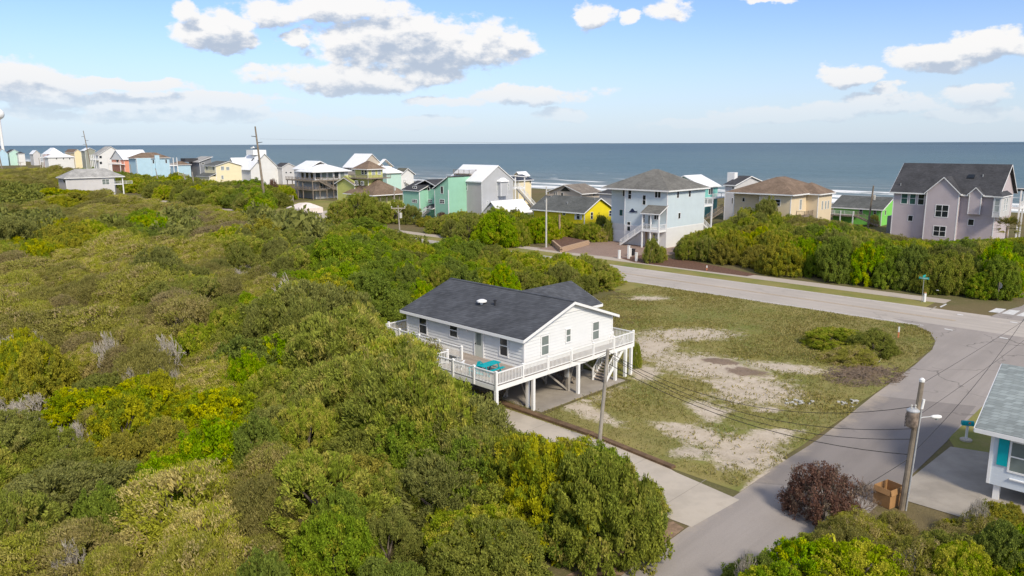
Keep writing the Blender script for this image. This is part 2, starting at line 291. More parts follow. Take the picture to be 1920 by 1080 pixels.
M['l_brown'] = leaf('brown_brush_leaves', (0.263, 0.224, 0.078), (0.381, 0.319, 0.146), (0.258, 0.258, 0.056), .45, .33)
M['l_yellow'] = leaf('yellow_green_leaves', (0.286, 0.286, 0.025), (0.448, 0.414, 0.038), (0.190, 0.241, 0.031), .45, .38)
M['l_red'] = leaf('russet_leaves', (.125, .062, .044), (.195, .115, .08), (.25, .20, .14), .4)
M['l_grass'] = leaf('grass_blades', (.125, .130, .035), (.215, .190, .065), (.34, .27, .13), .35, .3)
M['l_palm'] = leaf('palm_fronds', (.075, .085, .020), (.14, .13, .032), (.22, .16, .06), .3, .15)

# ---------------------------------------------------------------- mesh helpers
def mesh_np(name, V, faces_flat, starts, mats=(), tint=None, midx=None, smooth=False):
    me = bpy.data.meshes.new(name); n = len(V); me.vertices.add(n); me.vertices.foreach_set('co', np.asarray(V, np.float32).ravel())
    ff = np.asarray(faces_flat, np.int32); st = np.asarray(starts, np.int32)
    me.loops.add(len(ff)); me.loops.foreach_set('vertex_index', ff); me.polygons.add(len(st)); me.polygons.foreach_set('loop_start', st)
    for mt in mats: me.materials.append(mt)
    if midx is not None: me.polygons.foreach_set('material_index', np.asarray(midx, np.int32))
    if smooth: me.polygons.foreach_set('use_smooth', np.ones(len(st), bool))
    me.update(calc_edges=True)
    if tint is not None:
        a = me.attributes.new('tint', 'FLOAT_COLOR', 'POINT'); c = np.ones((n, 4), np.float32); c[:, :3] = tint; a.data.foreach_set('color', c.ravel())
    return me
class MB:
    def __init__(s): s.v = []; s.f = []
    def add(s, vs, fs):
        k = len(s.v); s.v += [tuple(map(float, p)) for p in vs]; s.f += [tuple(k + i for i in q) for q in fs]; return s
    def box(s, x0, x1, y0, y1, z0, z1):
        x0, x1 = sorted((x0, x1)); y0, y1 = sorted((y0, y1)); z0, z1 = sorted((z0, z1))
        return s.add([(x0, y0, z0), (x1, y0, z0), (x1, y1, z0), (x0, y1, z0), (x0, y0, z1), (x1, y0, z1), (x1, y1, z1), (x0, y1, z1)], [(3, 2, 1, 0), (4, 5, 6, 7), (0, 1, 5, 4), (1, 2, 6, 5), (2, 3, 7, 6), (3, 0, 4, 7)])
    def bar(s, p, q, w, h=None, up=(0, 0, 1)):
        p = Vector(p); q = Vector(q); d = (q - p).normalized(); u = Vector(up)
        if abs(d.dot(u)) > .98: u = Vector((1, 0, 0))
        l = d.cross(u).normalized() * w / 2; u2 = l.cross(d).normalized() * (h or w) / 2
        vs = [e + i * l + j * u2 for e in (p, q) for i, j in ((-1, -1), (1, -1), (1, 1), (-1, 1))]
        return s.add(vs, [(3, 2, 1, 0), (4, 5, 6, 7), (0, 1, 5, 4), (1, 2, 6, 5), (2, 3, 7, 6), (3, 0, 4, 7)])
    def tube(s, pts, rad, n=8, cap=True):
        pts = [Vector(p) for p in pts]; rad = rad if isinstance(rad, (list, tuple)) else [rad] * len(pts); vs = []; fs = []
        for i, p in enumerate(pts):
            d = (pts[min(i + 1, len(pts) - 1)] - pts[max(i - 1, 0)]).normalized(); u = Vector((0, 0, 1)) if abs(d.z) < .95 else Vector((1, 0, 0))
            l = d.cross(u).normalized(); k = l.cross(d).normalized()
            vs += [p + float(rad[i]) * (math.cos(2 * math.pi * j / n) * l + math.sin(2 * math.pi * j / n) * k) for j in range(n)]
        for i in range(len(pts) - 1): fs += [(i * n + j, i * n + (j + 1) % n, (i + 1) * n + (j + 1) % n, (i + 1) * n + j) for j in range(n)]
        if cap: fs += [tuple(range(n))[::-1], tuple(range((len(pts) - 1) * n, len(pts) * n))]
        return s.add(vs, fs)
    def lathe(s, prof, n=16, c=(0, 0, 0)):
        vs = []; fs = []
        for r_, z in prof: vs += [(c[0] + r_ * math.cos(2 * math.pi * j / n), c[1] + r_ * math.sin(2 * math.pi * j / n), c[2] + z) for j in range(n)]
        for i in range(len(prof) - 1): fs += [(i * n + j, i * n + (j + 1) % n, (i + 1) * n + (j + 1) % n, (i + 1) * n + j) for j in range(n)]
        fs += [tuple(range(n))[::-1], tuple(range((len(prof) - 1) * n, len(prof) * n))]
        return s.add(vs, fs)
    def prism(s, poly, dvec):
        n = len(poly); d = Vector(dvec); vs = [Vector(p) for p in poly] + [Vector(p) + d for p in poly]
        return s.add(vs, [tuple(range(n))[::-1], tuple(range(n, 2 * n))] + [(i, (i + 1) % n, n + (i + 1) % n, n + i) for i in range(n)])
    def mesh(s, name, mt, smooth=False):
        me = bpy.data.meshes.new(name); me.from_pydata(s.v, [], s.f); me.materials.append(M[mt] if isinstance(mt, str) else mt)
        me.validate(); 
        if smooth: me.polygons.foreach_set('use_smooth', [True] * len(me.polygons))
        return me
    def obj(s, name, mt, parent=None, smooth=False):
        return link(name, s.mesh(name, mt, smooth), parent)
def link(name, me, parent=None, loc=None, rz=0.):
    o = bpy.data.objects.new(name, me); COL.objects.link(o)
    if parent is not None: o.parent = parent
    if loc is not None: o.location = loc
    if rz: o.rotation_euler = (0, 0, rz)
    return o
def tag(o, label, cat, group=None):
    o['label'] = label; o['category'] = cat
    if group: o['group'] = group
    return o
def kind(o, k, label=None):
    o['kind'] = k
    if label: o['label'] = label
    return o
def thing(name, label, cat, a, b, z=0., group=None, rz=None):
    e = bpy.data.objects.new(name, None); COL.objects.link(e); e.location = W(a, b, z); e.rotation_euler = (0, 0, ROTZ if rz is None else rz); e.empty_display_size = .3
    return tag(e, label, cat, group)

# ---------------------------------------------------------------- terrain
_T = np.random.default_rng(3).random((64, 64))
def vnoise(x, y):
    xi = np.floor(x).astype(int); yi = np.floor(y).astype(int); fx = x - xi; fy = y - yi; fx = fx * fx * (3 - 2 * fx); fy = fy * fy * (3 - 2 * fy)
    g = lambda i, j: _T[i % 64, j % 64]
    return (g(xi, yi) * (1 - fx) + g(xi + 1, yi) * fx) * (1 - fy) + (g(xi, yi + 1) * (1 - fx) + g(xi + 1, yi + 1) * fx) * fy
def ss(v, lo, hi): t = np.clip((v - lo) / (hi - lo), 0, 1); return t * t * (3 - 2 * t)
def terrain(a, b):
    a = np.asarray(a, float); b = np.asarray(b, float)
    w = O[None, :] + a.reshape(-1, 1) * A + b.reshape(-1, 1) * B; x = w[:, 0].reshape(a.shape); y = w[:, 1].reshape(a.shape)
    h = 8.2 * np.exp(-(((x + 190) / 75) ** 2 + ((y - 235) / 60) ** 2)) + 3.2 * np.exp(-(((x + 62) / 45) ** 2 + ((y - 120) / 45) ** 2)) + 2.2 * np.exp(-(((x + 45) / 30) ** 2 + ((y - 60) / 30) ** 2))
    h = h + 1.3 * (vnoise(x / 17 + 3, y / 17) - .35) + .6 * (vnoise(x / 6, y / 6) - .4)
    lot = np.maximum(ss(a, 8, 24), ss(-b, 4, 16)) * ss(a, -15, -4)             # level round the house and the side road
    h = np.where(h > 0, h, h * .3) * lot * ss(-b, -48, -30)
    h = h - 3.2 * ss(b, 196, 232) - 3 * ss(b, 232, 300) + .9 * ss(b, 165, 185) * ss(-b, -205, -190) * (1 + vnoise(x / 9, y / 9))
    return h
def th(a, b): return float(terrain(np.array([a]), np.array([b]))[0])
def axis(segs):
    o = []
    for lo, hi, st in segs: o += list(np.arange(lo, hi, st))
    return np.array(o + [segs[-1][1]])
ga = axis([(-2600, -600, 200), (-600, -120, 40), (-120, 330, 3), (330, 700, 18), (700, 4000, 300)]); gb = axis([(-2500, -300, 200), (-300, -80, 20), (-80, 60, 2.5), (60, 190, 6), (190, 312, 4)])
AA, BB = np.meshgrid(ga, gb, indexing='ij'); ZZ = terrain(AA, BB) - .004
WW = O[None, None, :] + AA[..., None] * A + BB[..., None] * B; V = np.concatenate([WW, ZZ[..., None]], 2).reshape(-1, 3)
ni, nj = AA.shape; idx = np.arange(ni * nj).reshape(ni, nj)
Q = np.stack([idx[:-1, :-1], idx[:-1, 1:], idx[1:, 1:], idx[1:, :-1]], -1).reshape(-1, 4)
kind(link('ground', mesh_np('ground', V, Q.ravel(), np.arange(len(Q)) * 4, [M['ground']], smooth=True)), 'structure')
# sea: rows of low swell near the shore, then a flat sheet to the horizon
gb2 = np.concatenate([np.arange(224, 420, 1.6), np.geomspace(420, 60000, 50)]); ga2 = np.concatenate([-np.geomspace(60000, 160, 26), np.arange(-150, 700, 5.), np.geomspace(720, 60000, 26)])
AA, BB = np.meshgrid(ga2, gb2, indexing='ij'); ZZ = np.full(AA.shape, -3.4)
wobv = 10 * (vnoise(AA / 60 + 5, AA * 0 + .5) - .5) + 5 * (vnoise(AA / 19 + 5, AA * 0 + 7.5) - .5)
for b0, hgt, wd_ in ((243, .45, 3.), (262, .9, 3.5), (286, .8, 4), (318, .7, 6), (352, .5, 8), (390, .4, 9)): ZZ += hgt * np.exp(-((BB + wobv - b0) / wd_) ** 2) * (.4 + vnoise(AA / 25 + b0, BB / 40))
WW = O[None, None, :] + AA[..., None] * A + BB[..., None] * B; V = np.concatenate([WW, ZZ[..., None]], 2).reshape(-1, 3)
ni, nj = AA.shape; idx = np.arange(ni * nj).reshape(ni, nj); Q = np.stack([idx[:-1, :-1], idx[:-1, 1:], idx[1:, 1:], idx[1:, :-1]], -1).reshape(-1, 4)
kind(link('sea', mesh_np('sea', V, Q.ravel(), np.arange(len(Q)) * 4, [M['sea']], smooth=True)), 'structure')

def sheet(name, pts, z, mt, parent=None, thick=0.):
    """flat polygon from street-grid points (a, b)"""
    mb = MB(); ps = [W(a, b, z) for a, b in pts]
    area = sum(ps[i][0] * ps[(i + 1) % len(ps)][1] - ps[(i + 1) % len(ps)][0] * ps[i][1] for i in range(len(ps)))
    if area < 0: ps = ps[::-1]
    if thick: mb.prism([(p[0], p[1], z - thick) for p in ps], (0, 0, thick))
    else: mb.add(ps, [tuple(range(len(ps)))])
    return mb.obj(name, mt, parent)
def rect(a0, a1, b0, b1): return [(a0, b0), (a1, b0), (a1, b1), (a0, b1)]
BN = 51.0
side_l = [gab(*p) for p in ((1165, 1080), (1285, 992), (1372, 934), (1540, 820), (1640, 740), (1716, 684), (1748, 655), (1754, 640), (1744, 624), (1716, 610))]
kind(sheet('main_road', rect(-300, 500, BN, 61.6), .012, 'road'), 'structure')
sr = [(-15.8, -40)] + side_l + [(side_l[-1][0] + 3, BN + 2.), (-30, BN + 2.), (-28.5, BN - 3), (-24.6, BN - 8), (-23.2, BN - 16), (-23.2, -40)]
kind(sheet('side_road', sr, .016, 'sideroad'), 'structure')
kind(sheet('side_road', [(-16.2, 61.), (-30, 61.), (-26, 66), (-24, 72), (-24, 96), (-17.5, 96), (-17.5, 70), (-16.5, 65)], .016, 'sideroad'), 'structure')
kind(sheet('newer_asphalt_patch', [gab(*p) for p in ((1405, 905), (1528, 829), (1640, 742), (1830, 762), (1775, 828), (1700, 900), (1690, 930))], .020, 'patch'), 'structure')
kind(sheet('bike_path', rect(-10.5, 260, 65.3, 68.2), .014, 'path'), 'structure')
kind(sheet('road_edge_line', rect(-12.2, 300, BN + .45, BN + .62), .024, 'line'), 'structure')
kind(sheet('road_edge_line', rect(-9, 300, 61.0, 61.15), .024, 'line'), 'structure')
for bb in (56.05, 56.4): kind(sheet('road_centre_line', rect(-14, 300, bb, bb + .12), .024, 'yline'), 'structure')
for i, q in enumerate([((1853, 585), (1874, 587), (1887, 580), (1868, 578)), ((1878, 588), (1900, 591), (1913, 583), (1893, 581)), ((1905, 592), (1930, 595), (1944, 587), (1921, 585))]):
    kind(sheet('crosswalk_bar', [gab(*p) for p in q], .026, 'line'), 'structure')
for q in [((1771, 616), (1786, 619), (1786, 620.5), (1771, 617.5)), ((1795, 589), (1806, 590.5), (1806, 592), (1795, 590.5)), ((1874, 632), (1890, 635), (1890, 636.5), (1874, 633.5)), ((1894, 603), (1908, 605), (1908, 606.5), (1894, 604.5)), ((1762, 575), (1774, 569.5), (1775, 571.5), (1764, 577))]:
    kind(sheet('road_dash', [gab(*p) for p in q], .028, 'line'), 'structure')
kind(sheet('driveway', [(9, -3.2), (9, 2.7), (-11, 2.7), (-13.2, 2.0), (-17.6, 1.4), (-17.3, -3.0), (-12, -3.2)], .02, 'concrete'), 'structure')
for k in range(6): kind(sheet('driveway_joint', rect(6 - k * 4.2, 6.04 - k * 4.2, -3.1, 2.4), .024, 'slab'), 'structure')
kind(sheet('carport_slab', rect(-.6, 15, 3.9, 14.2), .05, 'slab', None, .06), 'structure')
kind(sheet('neighbour_driveway', [gab(*p) for p in ((1700, 903), (1782, 838), (1860, 850), (1990, 900), (1990, 1000), (1850, 985), (1694, 938))], .028, 'slab'), 'structure')
kind(sheet('paver_driveway', [(37.5, 68.2), (58, 67), (60, 84), (40, 90), (34, 84), (37, 73)], .02, 'paver'), 'structure')
kind(sheet('far_driveway', [gab(*p) for p in ((585, 398), (640, 392), (655, 392), (650, 415), (600, 415), (590, 408))], .03, 'concrete'), 'structure')
kind(sheet('far_lawn', [gab(*p) for p in ((500, 385), (600, 375), (660, 380), (640, 396), (520, 400))], .02, 'lawn'), 'structure')
M['litter'] = mat('leaf_litter', (.25, .17, .11), .95, .35, 2.5, .8, 8.)
kind(sheet('leaf_litter_verge', [gab(*p) for p in ((1060, 1080), (1180, 1030), (1235, 985), (1262, 978), (1283, 991), (1240, 1025), (1166, 1079))], .022, 'litter'), 'structure')
kind(sheet('mulch_bed', [gab(*p) for p in ((1165, 485), (1205, 478), (1300, 490), (1420, 515), (1400, 518), (1190, 492))], .024, 'mulch'), 'structure')

# the lot: grass, sand and a raked brush pile
la = np.arange(-18.2, 26, .35); lb = np.arange(2.3, BN + .1, .35); AA, BB = np.meshgrid(la, lb, indexing='ij')
WW = O[None, None, :] + AA[..., None] * A + BB[..., None] * B
def pxs(WWz):
    w = WWz - CAM; k = w @ FW; return 960 + F * (w @ RT) / k, 540 - F * (w @ UP) / k
W3 = np.concatenate([WW, np.zeros(AA.shape + (1,))], 2); PX, PY = pxs(W3)
def ell(cx, cy, rx, ry, rot=0.):
    c_, s_ = math.cos(rot), math.sin(rot); dx = PX - cx; dy = PY - cy; return 1 - np.sqrt(((dx * c_ + dy * s_) / rx) ** 2 + ((-dx * s_ + dy * c_) / ry) ** 2)
sand = np.full(AA.shape, -.5)
for e in ((1290, 628, 120, 16), (1225, 650, 60, 36), (1330, 690, 150, 30, .15), (1400, 730, 130, 40, .1), (1470, 690, 110, 12, .1), (1330, 775, 75, 24, .2), (1300, 815, 110, 26, .35), (1390, 850, 110, 45, .1), (1440, 820, 90, 30, -.3), (1100, 772, 90, 16, .35), (1130, 745, 60, 20, -.3), (1210, 700, 40, 20), (1290, 850, 50, 14), (1440, 770, 40, 8), (1215, 560, 50, 6), (1420, 905, 60, 12, -.6)):
    sand = np.maximum(sand, .35 + .8 * ell(*e))
for e in ((1440, 668, 130, 9, .12), (1290, 725, 60, 12, .1), (1200, 760, 120, 26, .2), (1440, 790, 110, 16, .05)): sand = np.where(ell(*e) > 0, sand - .75 * ell(*e) ** .5, sand)
mul = np.full(AA.shape, -.6)
for e in ((1620, 700, 75, 22, -.02), (1400, 700, 60, 12, .1), (1350, 680, 60, 9, .1)): mul = np.maximum(mul, 1.1 * ell(*e) + .12)
ZZ = .008 + .10 * (vnoise(AA * .9, BB * .9) - .3).clip(0) + .25 * np.clip(mul, 0, 1) * vnoise(AA * 2.5, BB * 2.5)
ZZ[:, :3] = .008
ok = np.ones(AA.shape, bool); sl_a = np.array([p[0] for p in side_l]); sl_b = np.array([p[1] for p in side_l])
edge = np.interp(BB, np.sort(sl_b), sl_a[np.argsort(sl_b)]); ok &= (AA > edge - .0)
ok &= ~((AA > -.9) & (AA < 15.2) & (BB > 3.8) & (BB < 14.3))
ni, nj = AA.shape; idx = np.arange(ni * nj).reshape(ni, nj); Q = np.stack([idx[:-1, :-1], idx[:-1, 1:], idx[1:, 1:], idx[1:, :-1]], -1)
Q = Q[(ok[:-1, :-1] & ok[1:, 1:] & ok[1:, :-1] & ok[:-1, 1:])].reshape(-1, 4)
V = np.concatenate([WW, ZZ[..., None]], 2).reshape(-1, 3)
lm = mesh_np('lawn', V, Q.ravel(), np.arange(len(Q)) * 4, [M['lawn']], smooth=True)
at = lm.attributes.new('cover', 'FLOAT_COLOR', 'POINT'); cc = np.zeros((ni * nj, 4), np.float32); cc[:, 0] = sand.ravel(); cc[:, 1] = mul.ravel(); cc[:, 3] = 1; at.data.foreach_set('color', cc.ravel())
kind(link('lawn', lm), 'structure')
kind(sheet('verge', rect(-9.5, 260, 61.6, 65.3), .010, 'lawn'), 'structure')
kind(sheet('verge', [(-24.2, 44), (-23.2, 35), (-23.2, 19), (-24, 17.4), (-40, 17.4), (-40, 44)], .010, 'lawn'), 'structure')
mb = MB(); mb.bar(W(7, 3.2, .09), W(-6, 3.05, .09), .5, .2); mb.bar(W(-6, 3.05, .08), W(-12.8, 2.35, .08), .4, .18); kind(mb.obj('driveway_edging', 'edging'), 'structure')

# ---------------------------------------------------------------- houses
class House:
    def __init__(s, name, label, a0, b0, z=0., cat='house'):
        s.a0, s.b0, s.z = a0, b0, z; s.e = thing(name, label, cat, a0, b0, z)
    def X(s, b): return b - s.b0
    def Y(s, a): return a - s.a0
    def Z(s, z): return z - s.z
    def part(s, mb, name, mt, parent=None, smooth=False): return mb.obj(name, mt, parent or s.e, smooth)
    def box(s, name, mt, a0, a1, b0, b1, z0, z1, parent=None):
        return s.part(MB().box(s.X(b0), s.X(b1), s.Y(a0), s.Y(a1), s.Z(z0), s.Z(z1)), name, mt, parent)
    def wall(s, mt, a0, a1, b0, b1, z0, z1, gable=None, zr=0., name='wall', corner=True):
        x0, x1, y0, y1 = s.X(b0), s.X(b1), s.Y(a0), s.Y(a1); z0, z1, zr = s.Z(z0), s.Z(z1), s.Z(zr); mb = MB()
        if gable == 'a': mb.prism([(x0, y0, z0), (x1, y0, z0), (x1, y0, z1), ((x0 + x1) / 2, y0, zr), (x0, y0, z1)], (0, y1 - y0, 0))
        elif gable == 'b': mb.prism([(x0, y1, z0), (x0, y0, z0), (x0, y0, z1), (x0, (y0 + y1) / 2, zr), (x0, y1, z1)], (x1 - x0, 0, 0))
        elif gable == 'shed': mb.prism([(x0, y0, z0), (x1, y0, z0), (x1, y0, zr), (x0, y0, z1)], (0, y1 - y0, 0))
        else: mb.box(x0, x1, y0, y1, z0, z1)
        o = s.part(mb, name, mt)
        if corner:
            for (x, y) in ((x0, y0), (x0, y1), (x1, y0)): s.part(MB().box(x - .03, x + .12 if x == x0 else x + .03, y - .03 if y == y0 else y - .12, y + .12 if y == y0 else y + .03, z0 + .01, z1 - .05), 'corner_board', 'trim')
        return o
    def roof(s, typ, mt, a0, a1, b0, b1, ze, zr, oh=.45, t=.16, trim='trim', name='roof', inset=None, ga=None):
        x0, x1, y0, y1 = s.X(b0), s.X(b1), s.Y(a0), s.Y(a1); ze, zr = s.Z(ze) + .012, s.Z(zr) + .012; mb = MB(); tr = MB(); og = oh * .8 if ga is None else ga
        if typ in 'ab':
            def pt(u, v, z): return (u, v, z) if typ == 'a' else (v, u, z)
            u0, u1, v0, v1 = (x0, x1, y0, y1) if typ == 'a' else (y0, y1, x0, x1); um = (u0 + u1) / 2; sl_ = (zr - ze) / (um - u0); zl = ze - oh * sl_
            v0 -= og; v1 += og
            ch = [(u0 - oh, zl), (um, zr), (u1 + oh, zl), (u1 + oh, zl + t), (um, zr + t), (u0 - oh, zl + t)]
            d = (0, v1 - v0, 0) if typ == 'a' else (v1 - v0, 0, 0)
            pl = [pt(u, v0, z) for u, z in ch]; mb.prism(pl if typ == 'a' else pl[::-1], d)
            for vv, dd in ((v0 - .05, .045), (v1 + .005, .045)):
                c2 = [(u0 - oh - .02, zl - .1), (um, zr - .1), (u1 + oh + .02, zl - .1), (u1 + oh + .02, zl + t - .03), (um, zr + t - .03), (u0 - oh - .02, zl + t - .03)]
                d2 = (0, dd, 0) if typ == 'a' else (dd, 0, 0); pl = [pt(u, vv, z) for u, z in c2]; tr.prism(pl if typ == 'a' else pl[::-1], d2)
            for uu in (u0 - oh - .05, u1 + oh + .005):
                p, q_ = pt(uu, v0, 0), pt(uu + .045, v1, 0); tr.box(p[0], q_[0], p[1], q_[1], zl - .12, zl + t - .03)
        elif typ == 'hip':
            X0, X1, Y0, Y1 = x0 - oh, x1 + oh, y0 - oh, y1 + oh; w_ = X1 - X0; l_ = Y1 - Y0; k = (min(w_, l_) / 2 if inset is None else inset)
            if l_ >= w_: r_ = [((X0 + X1) / 2, Y0 + k, zr), ((X0 + X1) / 2, Y1 - k, zr)]
            else: r_ = [(X0 + k, (Y0 + Y1) / 2, zr), (X1 - k, (Y0 + Y1) / 2, zr)]
            vs = [(X0, Y0, ze - t), (X1, Y0, ze - t), (X1, Y1, ze - t), (X0, Y1, ze - t), (X0, Y0, ze), (X1, Y0, ze), (X1, Y1, ze), (X0, Y1, ze)] + r_
            fs = [(3, 2, 1, 0), (0, 1, 5, 4), (1, 2, 6, 5), (2, 3, 7, 6), (3, 0, 4, 7)]
            fs += [(4, 5, 8), (5, 6, 9, 8), (6, 7, 9), (7, 4, 8, 9)] if l_ >= w_ else [(7, 4, 8), (4, 5, 9, 8), (5, 6, 9), (6, 7, 8, 9)]
            mb.add(vs, fs)
            for q_ in ((X0 - .05, X0 - .005, Y0, Y1), (X1 + .005, X1 + .05, Y0, Y1), (X0, X1, Y0 - .05, Y0 - .005), (X0, X1, Y1 + .005, Y1 + .05)): tr.box(*q_, ze - t - .08, ze - .02)
        elif typ == 'shed':                       # ze at b0, zr at b1
            sl_ = (zr - ze) / (x1 - x0); xa, xb = x0 - oh, x1 + oh; za, zb = ze - oh * sl_, zr + oh * sl_
            mb.prism([(xa, y0 - og, za), (xb, y0 - og, zb), (xb, y0 - og, zb + t), (xa, y0 - og, za + t)], (0, y1 - y0 + 2 * og, 0))
            tr.box(xa - .05, xa - .005, y0 - og, y1 + og, za - .08, za + t - .03); tr.prism([(xa, y0 - og - .05, za - .08), (xb, y0 - og - .05, zb - .08), (xb, y0 - og - .05, zb + t - .03), (xa, y0 - og - .05, za + t - .03)], (0, .045, 0))
        elif typ == 'sheda':                      # ze at a0, zr at a1
            sl_ = (zr - ze) / (y1 - y0); ya, yb = y0 - oh, y1 + oh; za, zb = ze - oh * sl_, zr + oh * sl_
            mb.prism([(x0 - og, yb, zb), (x0 - og, ya, za), (x0 - og, ya, za + t), (x0 - og, yb, zb + t)], (x1 - x0 + 2 * og, 0, 0))
            tr.box(x0 - og, x1 + og, ya - .05, ya - .005, za - .08, za + t - .03); tr.prism([(x0 - og - .05, yb, zb - .08), (x0 - og - .05, ya, za - .08), (x0 - og - .05, ya, za + t - .03), (x0 - og - .05, yb, zb + t - .03)], (.045, 0, 0))
        o = s.part(mb, name, mt)
        if trim: s.part(tr, 'fascia', trim, o)
        return o
    def win(s, face, plane, px, style='h', gl='glass', fw=None, off=0., name='window'):
        x0, y0, x1, y1 = px; cx, cy = (x0 + x1) / 2, (y0 + y1) / 2; f_ = onb if face == 'f' else ona
        c, zc = f_(cx, cy, plane); wd_ = abs(f_(x0, cy, plane)[0] - f_(x1, cy, plane)[0]); hh = abs(f_(cx, y0, plane)[1] - f_(cx, y1, plane)[1])
        s.winm(face, plane, c, zc, wd_, hh, style, gl, fw, off, name)
    def winm(s, face, plane, c, zc, wd_, hh, style='h', gl='glass', fw=None, off=0., name='window'):
        fw = fw or min(.12, max(.07, wd_ * .1)); mb = MB(); g = MB(); w2, h2 = wd_ / 2, hh / 2
        bars = [(-w2 - fw * .6, -w2 + fw * .4, -h2 - fw * .6, h2 + fw * .6), (w2 - fw * .4, w2 + fw * .6, -h2 - fw * .6, h2 + fw * .6), (-w2 + fw * .4, w2 - fw * .4, h2 - fw * .4, h2 + fw * .6), (-w2 + fw * .4, w2 - fw * .4, -h2 - fw * .6, -h2 + fw * .4)]
        if 'h' in style: bars.append((-w2 + fw * .4, w2 - fw * .4, -.035, .035))
        nv = sum(ch.isdigit() and int(ch) for ch in style)
        for k in range(1, nv):
            u = -w2 + wd_ * k / nv; bars.append((u - .05, u + .05, -h2 + fw * .4, h2 - fw * .4))
        for i, (u0, u1, z0, z1) in enumerate(bars):
            d = .05 if i < 4 else .042 + .002 * (i % 2)
            if face == 'f': mb.box(-d, .02, u0, u1, z0, z1)
            else: mb.box(u0, u1, -d, .02, z0, z1)
        e = fw * .38
        if face == 'f': g.box(-.02, .01, -w2 + e, w2 - e, -h2 + e, h2 - e); loc = (s.X(plane) - off, s.Y(c), s.Z(zc))
        else: g.box(-w2 + e, w2 - e, -.02, .01, -h2 + e, h2 - e); loc = (s.X(c), s.Y(plane) - off, s.Z(zc))
        o = s.part(mb, name, 'trim'); o.location = loc; s.part(g, 'pane', gl, o)
        return o
    def rail(s, p, q, z, ht=1.05, mt='white', gap=.28, name='railing', post=2.2, pt=.1):
        """p, q are (a, b)"""
        p = Vector((s.X(p[1]), s.Y(p[0]), s.Z(z))); q = Vector((s.X(q[1]), s.Y(q[0]), s.Z(z))); mb = MB(); u = Vector((0, 0, 1)); L = (q - p).length; n = max(1, round(L / post))
        for k in range(n + 1): c = p.lerp(q, k / n); mb.bar(c, c + u * (ht + .06), pt)
        mb.bar(p + u * ht, q + u * ht, .09, .05); mb.bar(p + u * .12, q + u * .12, .06, .05); m_ = int(L / gap)
        for k in range(1, m_): c = p.lerp(q, k / m_); mb.bar(c + u * .12, c + u * ht, .045)
        return s.part(mb, name, mt)
    def posts(s, pts, z0, z1, mt='white', w_=.16, name='post'):
        for (a, b) in pts: s.part(MB().box(s.X(b) - w_ / 2, s.X(b) + w_ / 2, s.Y(a) - w_ / 2, s.Y(a) + w_ / 2, s.Z(z0), s.Z(z1)), name, mt)
    def stair(s, top, bot, width, mt='white', tread='deckwood', rails=True, n=None):
        """top, bot: (a, b, z) of the stair's middle line; run is along a or b"""
        t_ = Vector((s.X(top[1]), s.Y(top[0]), s.Z(top[2]))); b_ = Vector((s.X(bot[1]), s.Y(bot[0]), s.Z(bot[2]))); d = (b_ - t_); hd = Vector((d.x, d.y, 0)).normalized(); l = Vector((-hd.y, hd.x, 0)) * width / 2; u = Vector((0, 0, 1))
        st = MB()
        for k in (-1, 1): st.bar(t_ + l * k - u * .12, b_ + l * k - u * .02, .06, .26)
        o = s.part(st, 'staircase', mt); n = n or max(4, round(-d.z / .19))
        for k in range(1, n):
            c = t_.lerp(b_, k / n); s.part(MB().bar(c - l * .96, c + l * .96, .26, .045), 'tread', tread, o)
        if rails:
            r_ = MB()
            for k in (-1, 1):
                r_.bar(t_ + l * k + u * .95, b_ + l * k + u * .95, .07, .07)
                for j in range(int(d.length / .3) + 1): c = t_.lerp(b_, j / max(1, int(d.length / .3))) + l * k; r_.bar(c - u * .05, c + u * .95, .045 if j % 6 else .1)
            s.part(r_, 'handrail', mt, o)
        return o

def dims(xc, ye, b0, xl=None, xr=None):
    a0, ze = onb(xc, ye, b0); a1 = onb(xl, ye, b0)[0] if xl is not None else None; b1 = ona(xr, ye, a0)[0] if xr is not None else None
    return a0, a1, b1, ze
def zc_(a0, a1, b0, b1, y): return zat((a0 + a1) / 2, (b0 + b1) / 2, y)

# ---- the white raised house
h = House('raised_house', 'white raised beach house on posts with dark shingle roof and wraparound white deck', 0, 0)
FX, GY, GR, WL, ZD, ZT, ZRI = 4.3, 1.45, 14.9, 15.4, 2.75, 5.15, 6.99
h.wall('s_white', GY, WL, FX, GR, ZD - .02, ZT, 'a', ZRI, corner=False)
bh = .25; k = 0                                     # lap boards, one by one
z = ZD
while z < ZT - .02:
    z1 = min(z + bh, ZT); mb = MB(); mb.prism([(FX - .062, GY, z), (FX - .001, GY, z), (FX - .001, GY, z1), (FX - .012, GY, z1)], (0, WL - GY, 0)); h.part(mb, 'siding_board', 'board'); z = z1
z = ZD; xm = (FX + GR) / 2
while z < ZRI - .25:
    z1 = z + bh; cut = lambda zz: 0 if zz <= ZT else (zz - ZT) / (ZRI - ZT) * (xm - FX)
    mb = MB(); xa, xb = FX + cut(z), GR - cut(z); xc, xd = FX + cut(z1), GR - cut(z1)
    mb.add([(xa, GY - .062, z), (xb, GY - .062, z), (xd, GY - .012, z1), (xc, GY - .012, z1), (xa, GY - .001, z), (xb, GY - .001, z), (xd, GY - .001, z1), (xc, GY - .001, z1)], [(0, 1, 2, 3), (7, 6, 5, 4), (1, 0, 4, 5), (3, 2, 6, 7), (0, 3, 7, 4), (2, 1, 5, 6)])
    h.part(mb, 'siding_board', 'board'); z = z1
for (x, y) in ((FX, GY), (FX, WL), (GR, GY)): h.part(MB().box(x - .075, x + .1 if x == FX else x + .075, y - .075 if y == GY else y - .1, y + .1 if y == GY else y + .075, ZD + .01, ZT), 'corner_board', 'trim')
rf_ = h.roof('a', 'r_char', GY, WL, FX, GR, ZT, ZRI, .47, .14, ga=.4)
